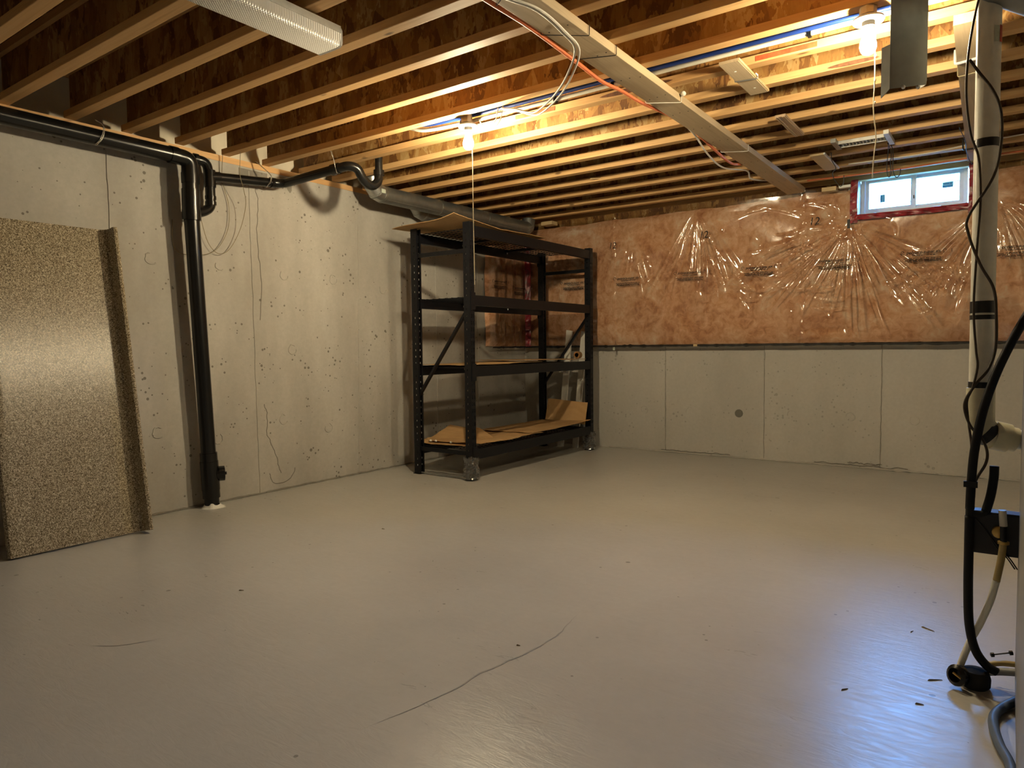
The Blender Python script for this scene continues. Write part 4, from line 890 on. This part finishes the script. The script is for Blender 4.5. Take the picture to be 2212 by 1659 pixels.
cable('thermostat_cable', [(-.112,2.405,1.80), (-.09,2.40,1.76), (-.055,2.398,1.70), (-.036,2.402,1.64), (-.034,2.405,1.55), (-.05,2.398,1.46), (-.105,2.402,1.36), (-.105,2.40,1.31), (-.075,2.398,1.22), (-.042,2.402,1.15), (-.034,2.405,1.07), (-.034,2.405,.98), (-.05,2.40,.92), (-.08,2.398,.875), (-.104,2.398,.82), (-.09,2.396,.76), (-.06,2.40,.72), (-.047,2.395,.685), (-.05,2.39,.65), (-.072,2.39,.60), (-.076,2.39,.55)], .0038, 'brown_cable', 'darker brown cable crossing over the white vent pipe to the hose')
hs = thing('condensate_hose', (-.08, 2.38, 0), 'thick black hose curving down past the vent pipe to the floor drain', 'hose')
MB().tube(catmull([(.10,2.42,1.19), (.035,2.385,1.07), (-.02,2.37,.94), (-.055,2.365,.82), (-.075,2.365,.70), (-.082,2.37,.60), (-.084,2.37,.52)], 10), .0118, 14).build('upper_hose', 'black_rubber', hs, True)
MB().tube([(-.084,2.37,.525), (-.084,2.37,.495)], .0105, 14).build('barb_tee', 'foam_cover', hs, 'auto')
MB().tube(fillet([(-.084,2.37,.508), (-.050,2.385,.506), (-.040,2.388,.530)], .012), .0095, 12).build('tee_arm', 'foam_cover', hs, 'auto')
MB().tube(catmull([(-.046,2.385,.515), (-.036,2.39,.56), (-.030,2.395,.61), (-.029,2.397,.645)], 8), .0118, 14).build('side_hose', 'black_rubber', hs, True)
MB().tube(catmull([(-.084,2.37,.50), (-.084,2.37,.40), (-.083,2.37,.28), (-.078,2.37,.18), (-.062,2.372,.11), (-.035,2.375,.07), (-.01,2.38,.055)], 10), .0122, 14).build('lower_hose', 'black_rubber', hs, True)
MB().box(-.10,-.066, 2.353, 2.36, .585, .602).build('hose_clamp', 'black_plastic', hs)
bx_ = thing('trap_box', (-.03, 2.42, .38), 'black box mounted on the furnace side behind the hoses', 'box')
MB().box(-.085, .036, 2.41, 2.455, .385, .505).build('body', 'dark_box', bx_, bevel=.003); MB().box(-.087, .036, 2.406, 2.457, .505, .509).build('lid', 'dark_box', bx_)
MB().lathe([(.001,0), (.016,.0), (.018,.006), (.016,.014), (.008,.018), (.001,.018)], (-.015, 2.41, .455), (0,-1,0), 18).build('brass_fitting', 'brass', bx_, 'auto')
for q in (0, .006): MB().tube(catmull([(-.07,2.408,.485), (-.045,2.404,.455), (-.02+q,2.404,.41), (.005+q,2.402,.385), (.025+q,2.40,.355)], 6), .002, 6).build('lead_wire', 'black_wire', bx_)
ch = thing('drain_tube', (-.03, 2.37, .08), 'clear stained drain tube dropping from the fitting to the drain cup', 'tube')
MB().tube([(-.0075,2.375,.525), (-.004,2.376,.48)], .0098, 12).build('pale_end', 'white_pipe', ch, 'auto')
MB().tube([(-.004,2.376,.482), (-.003,2.376,.435)], .0085, 12).build('black_barb', 'black_plastic', ch, 'auto'); MB().lathe([(.009,0), (.0145,.001), (.0145,.008), (.009,.009)], (-.003,2.376,.428), seg=12).build('clamp', 'brass', ch, 'auto')
MB().tube(catmull([(-.003,2.376,.432), (-.008,2.376,.38), (-.017,2.375,.32)], 8), .0095, 12).build('amber_length', 'amber_tube', ch, True)
MB().tube(catmull([(-.017,2.375,.322), (-.030,2.375,.26), (-.052,2.378,.19), (-.075,2.38,.13), (-.093,2.38,.07), (-.098,2.38,.05)], 8), .0095, 12).build('clear_length', 'pvc_pipe', ch, True)
dc = thing('drain_cup', (-.075, 2.37, 0), 'dark round drain pump sitting on the floor below the hoses', 'pump')
MB().lathe([(.002,0), (.030,.0), (.037,.008), (.038,.03), (.032,.05), (.01,.058), (.002,.058)], (-.06, 2.375, .0), seg=22).build('body', 'foam_cover', dc, 'auto')
MB().lathe([(.002,0), (.026,0), (.030,.006), (.030,.022), (.020,.028), (.018,.010), (.002,.010)], (-.093, 2.345, .036), (-.55,-.75,.2), 20).build('mouth', 'black_plastic', dc, 'auto')
MB().tube([(-.113,2.33,.046), (-.082,2.318,.030)], .003, 6).build('strap', 'brass', dc)
MB().tube(catmull([(-.03,2.38,.05), (0,2.39,.055), (.045,2.40,.06)], 6), .0105, 12).build('outlet', 'grey_hose', dc, True)
MB().tube(catmull([(-.03,2.40,.065), (.0,2.41,.072), (.045,2.42,.075)], 6), .008, 12).build('copper_tail', 'amber_tube', dc, True)
wk = thing('wire_link', (.01, 2.44, .09), 'small black jointed wire link above the drain pump', 'wire'); MB().tube([(-.02,2.43,.085), (.02,2.44,.097)], .0022, 8).build('rod', 'black_wire', wk)
for p in ((-.022,2.43,.084), (.022,2.44,.097)): MB().lathe([(.001,-.006), (.007,-.004), (.007,.004), (.001,.006)], p, (1,.3,.2), 8).build('knob', 'black_plastic', wk)
cable('floor_hose', [(.05,2.33,.018), (.01,2.26,.013), (-.012,2.19,.0125), (-.012,2.12,.0125), (.002,2.03,.0125), (.022,1.95,.0125), (.028,1.85,.0125)], .0118, 'blue_hose', 'dark bluish hose lying on the floor beside the furnace', 'hose', 12)

# litter on the floor
for k, (x, y, L, a, lab) in enumerate(((-2.794,2.661,.02,.1,'tiny dark chip on the floor in front of the storage rack'), (-2.571,1.643,.022,.5,'small dark chip on the floor in the left foreground'), (-1.315,1.855,.014,.2,'small chip on the floor beside the crack'),
        (-.21,2.766,.05,-.5,'long thin splinter on the floor near the drain hose'), (-.158,2.354,.045,.6,'forked twig on the bluish floor left of the drain pump'), (-.181,2.17,.022,.2,'short bark bit on the bluish floor below the twig'), (-.254,2.712,.02,1.2,'little curl of wood beside the long splinter'), (-.366,2.144,.025,.9,'dark bark chip on the bluish floor farthest left of the pump'))):
    d_ = V(math.cos(a), math.sin(a), 0)*L/2
    tag(MB().hexa([V(x,y,.0005)-d_+V(0,-.002,0), V(x,y,.0005)+d_, V(x,y,.0005)-d_+V(0,.003,0)], [V(x,y,.004)-d_*.8+V(0,-.001,0), V(x,y,.003)+d_*.8, V(x,y,.004)-d_*.8+V(0,.002,0)]).build('wood_chip', 'chip'), lab, 'chip', 'litter on the floor')
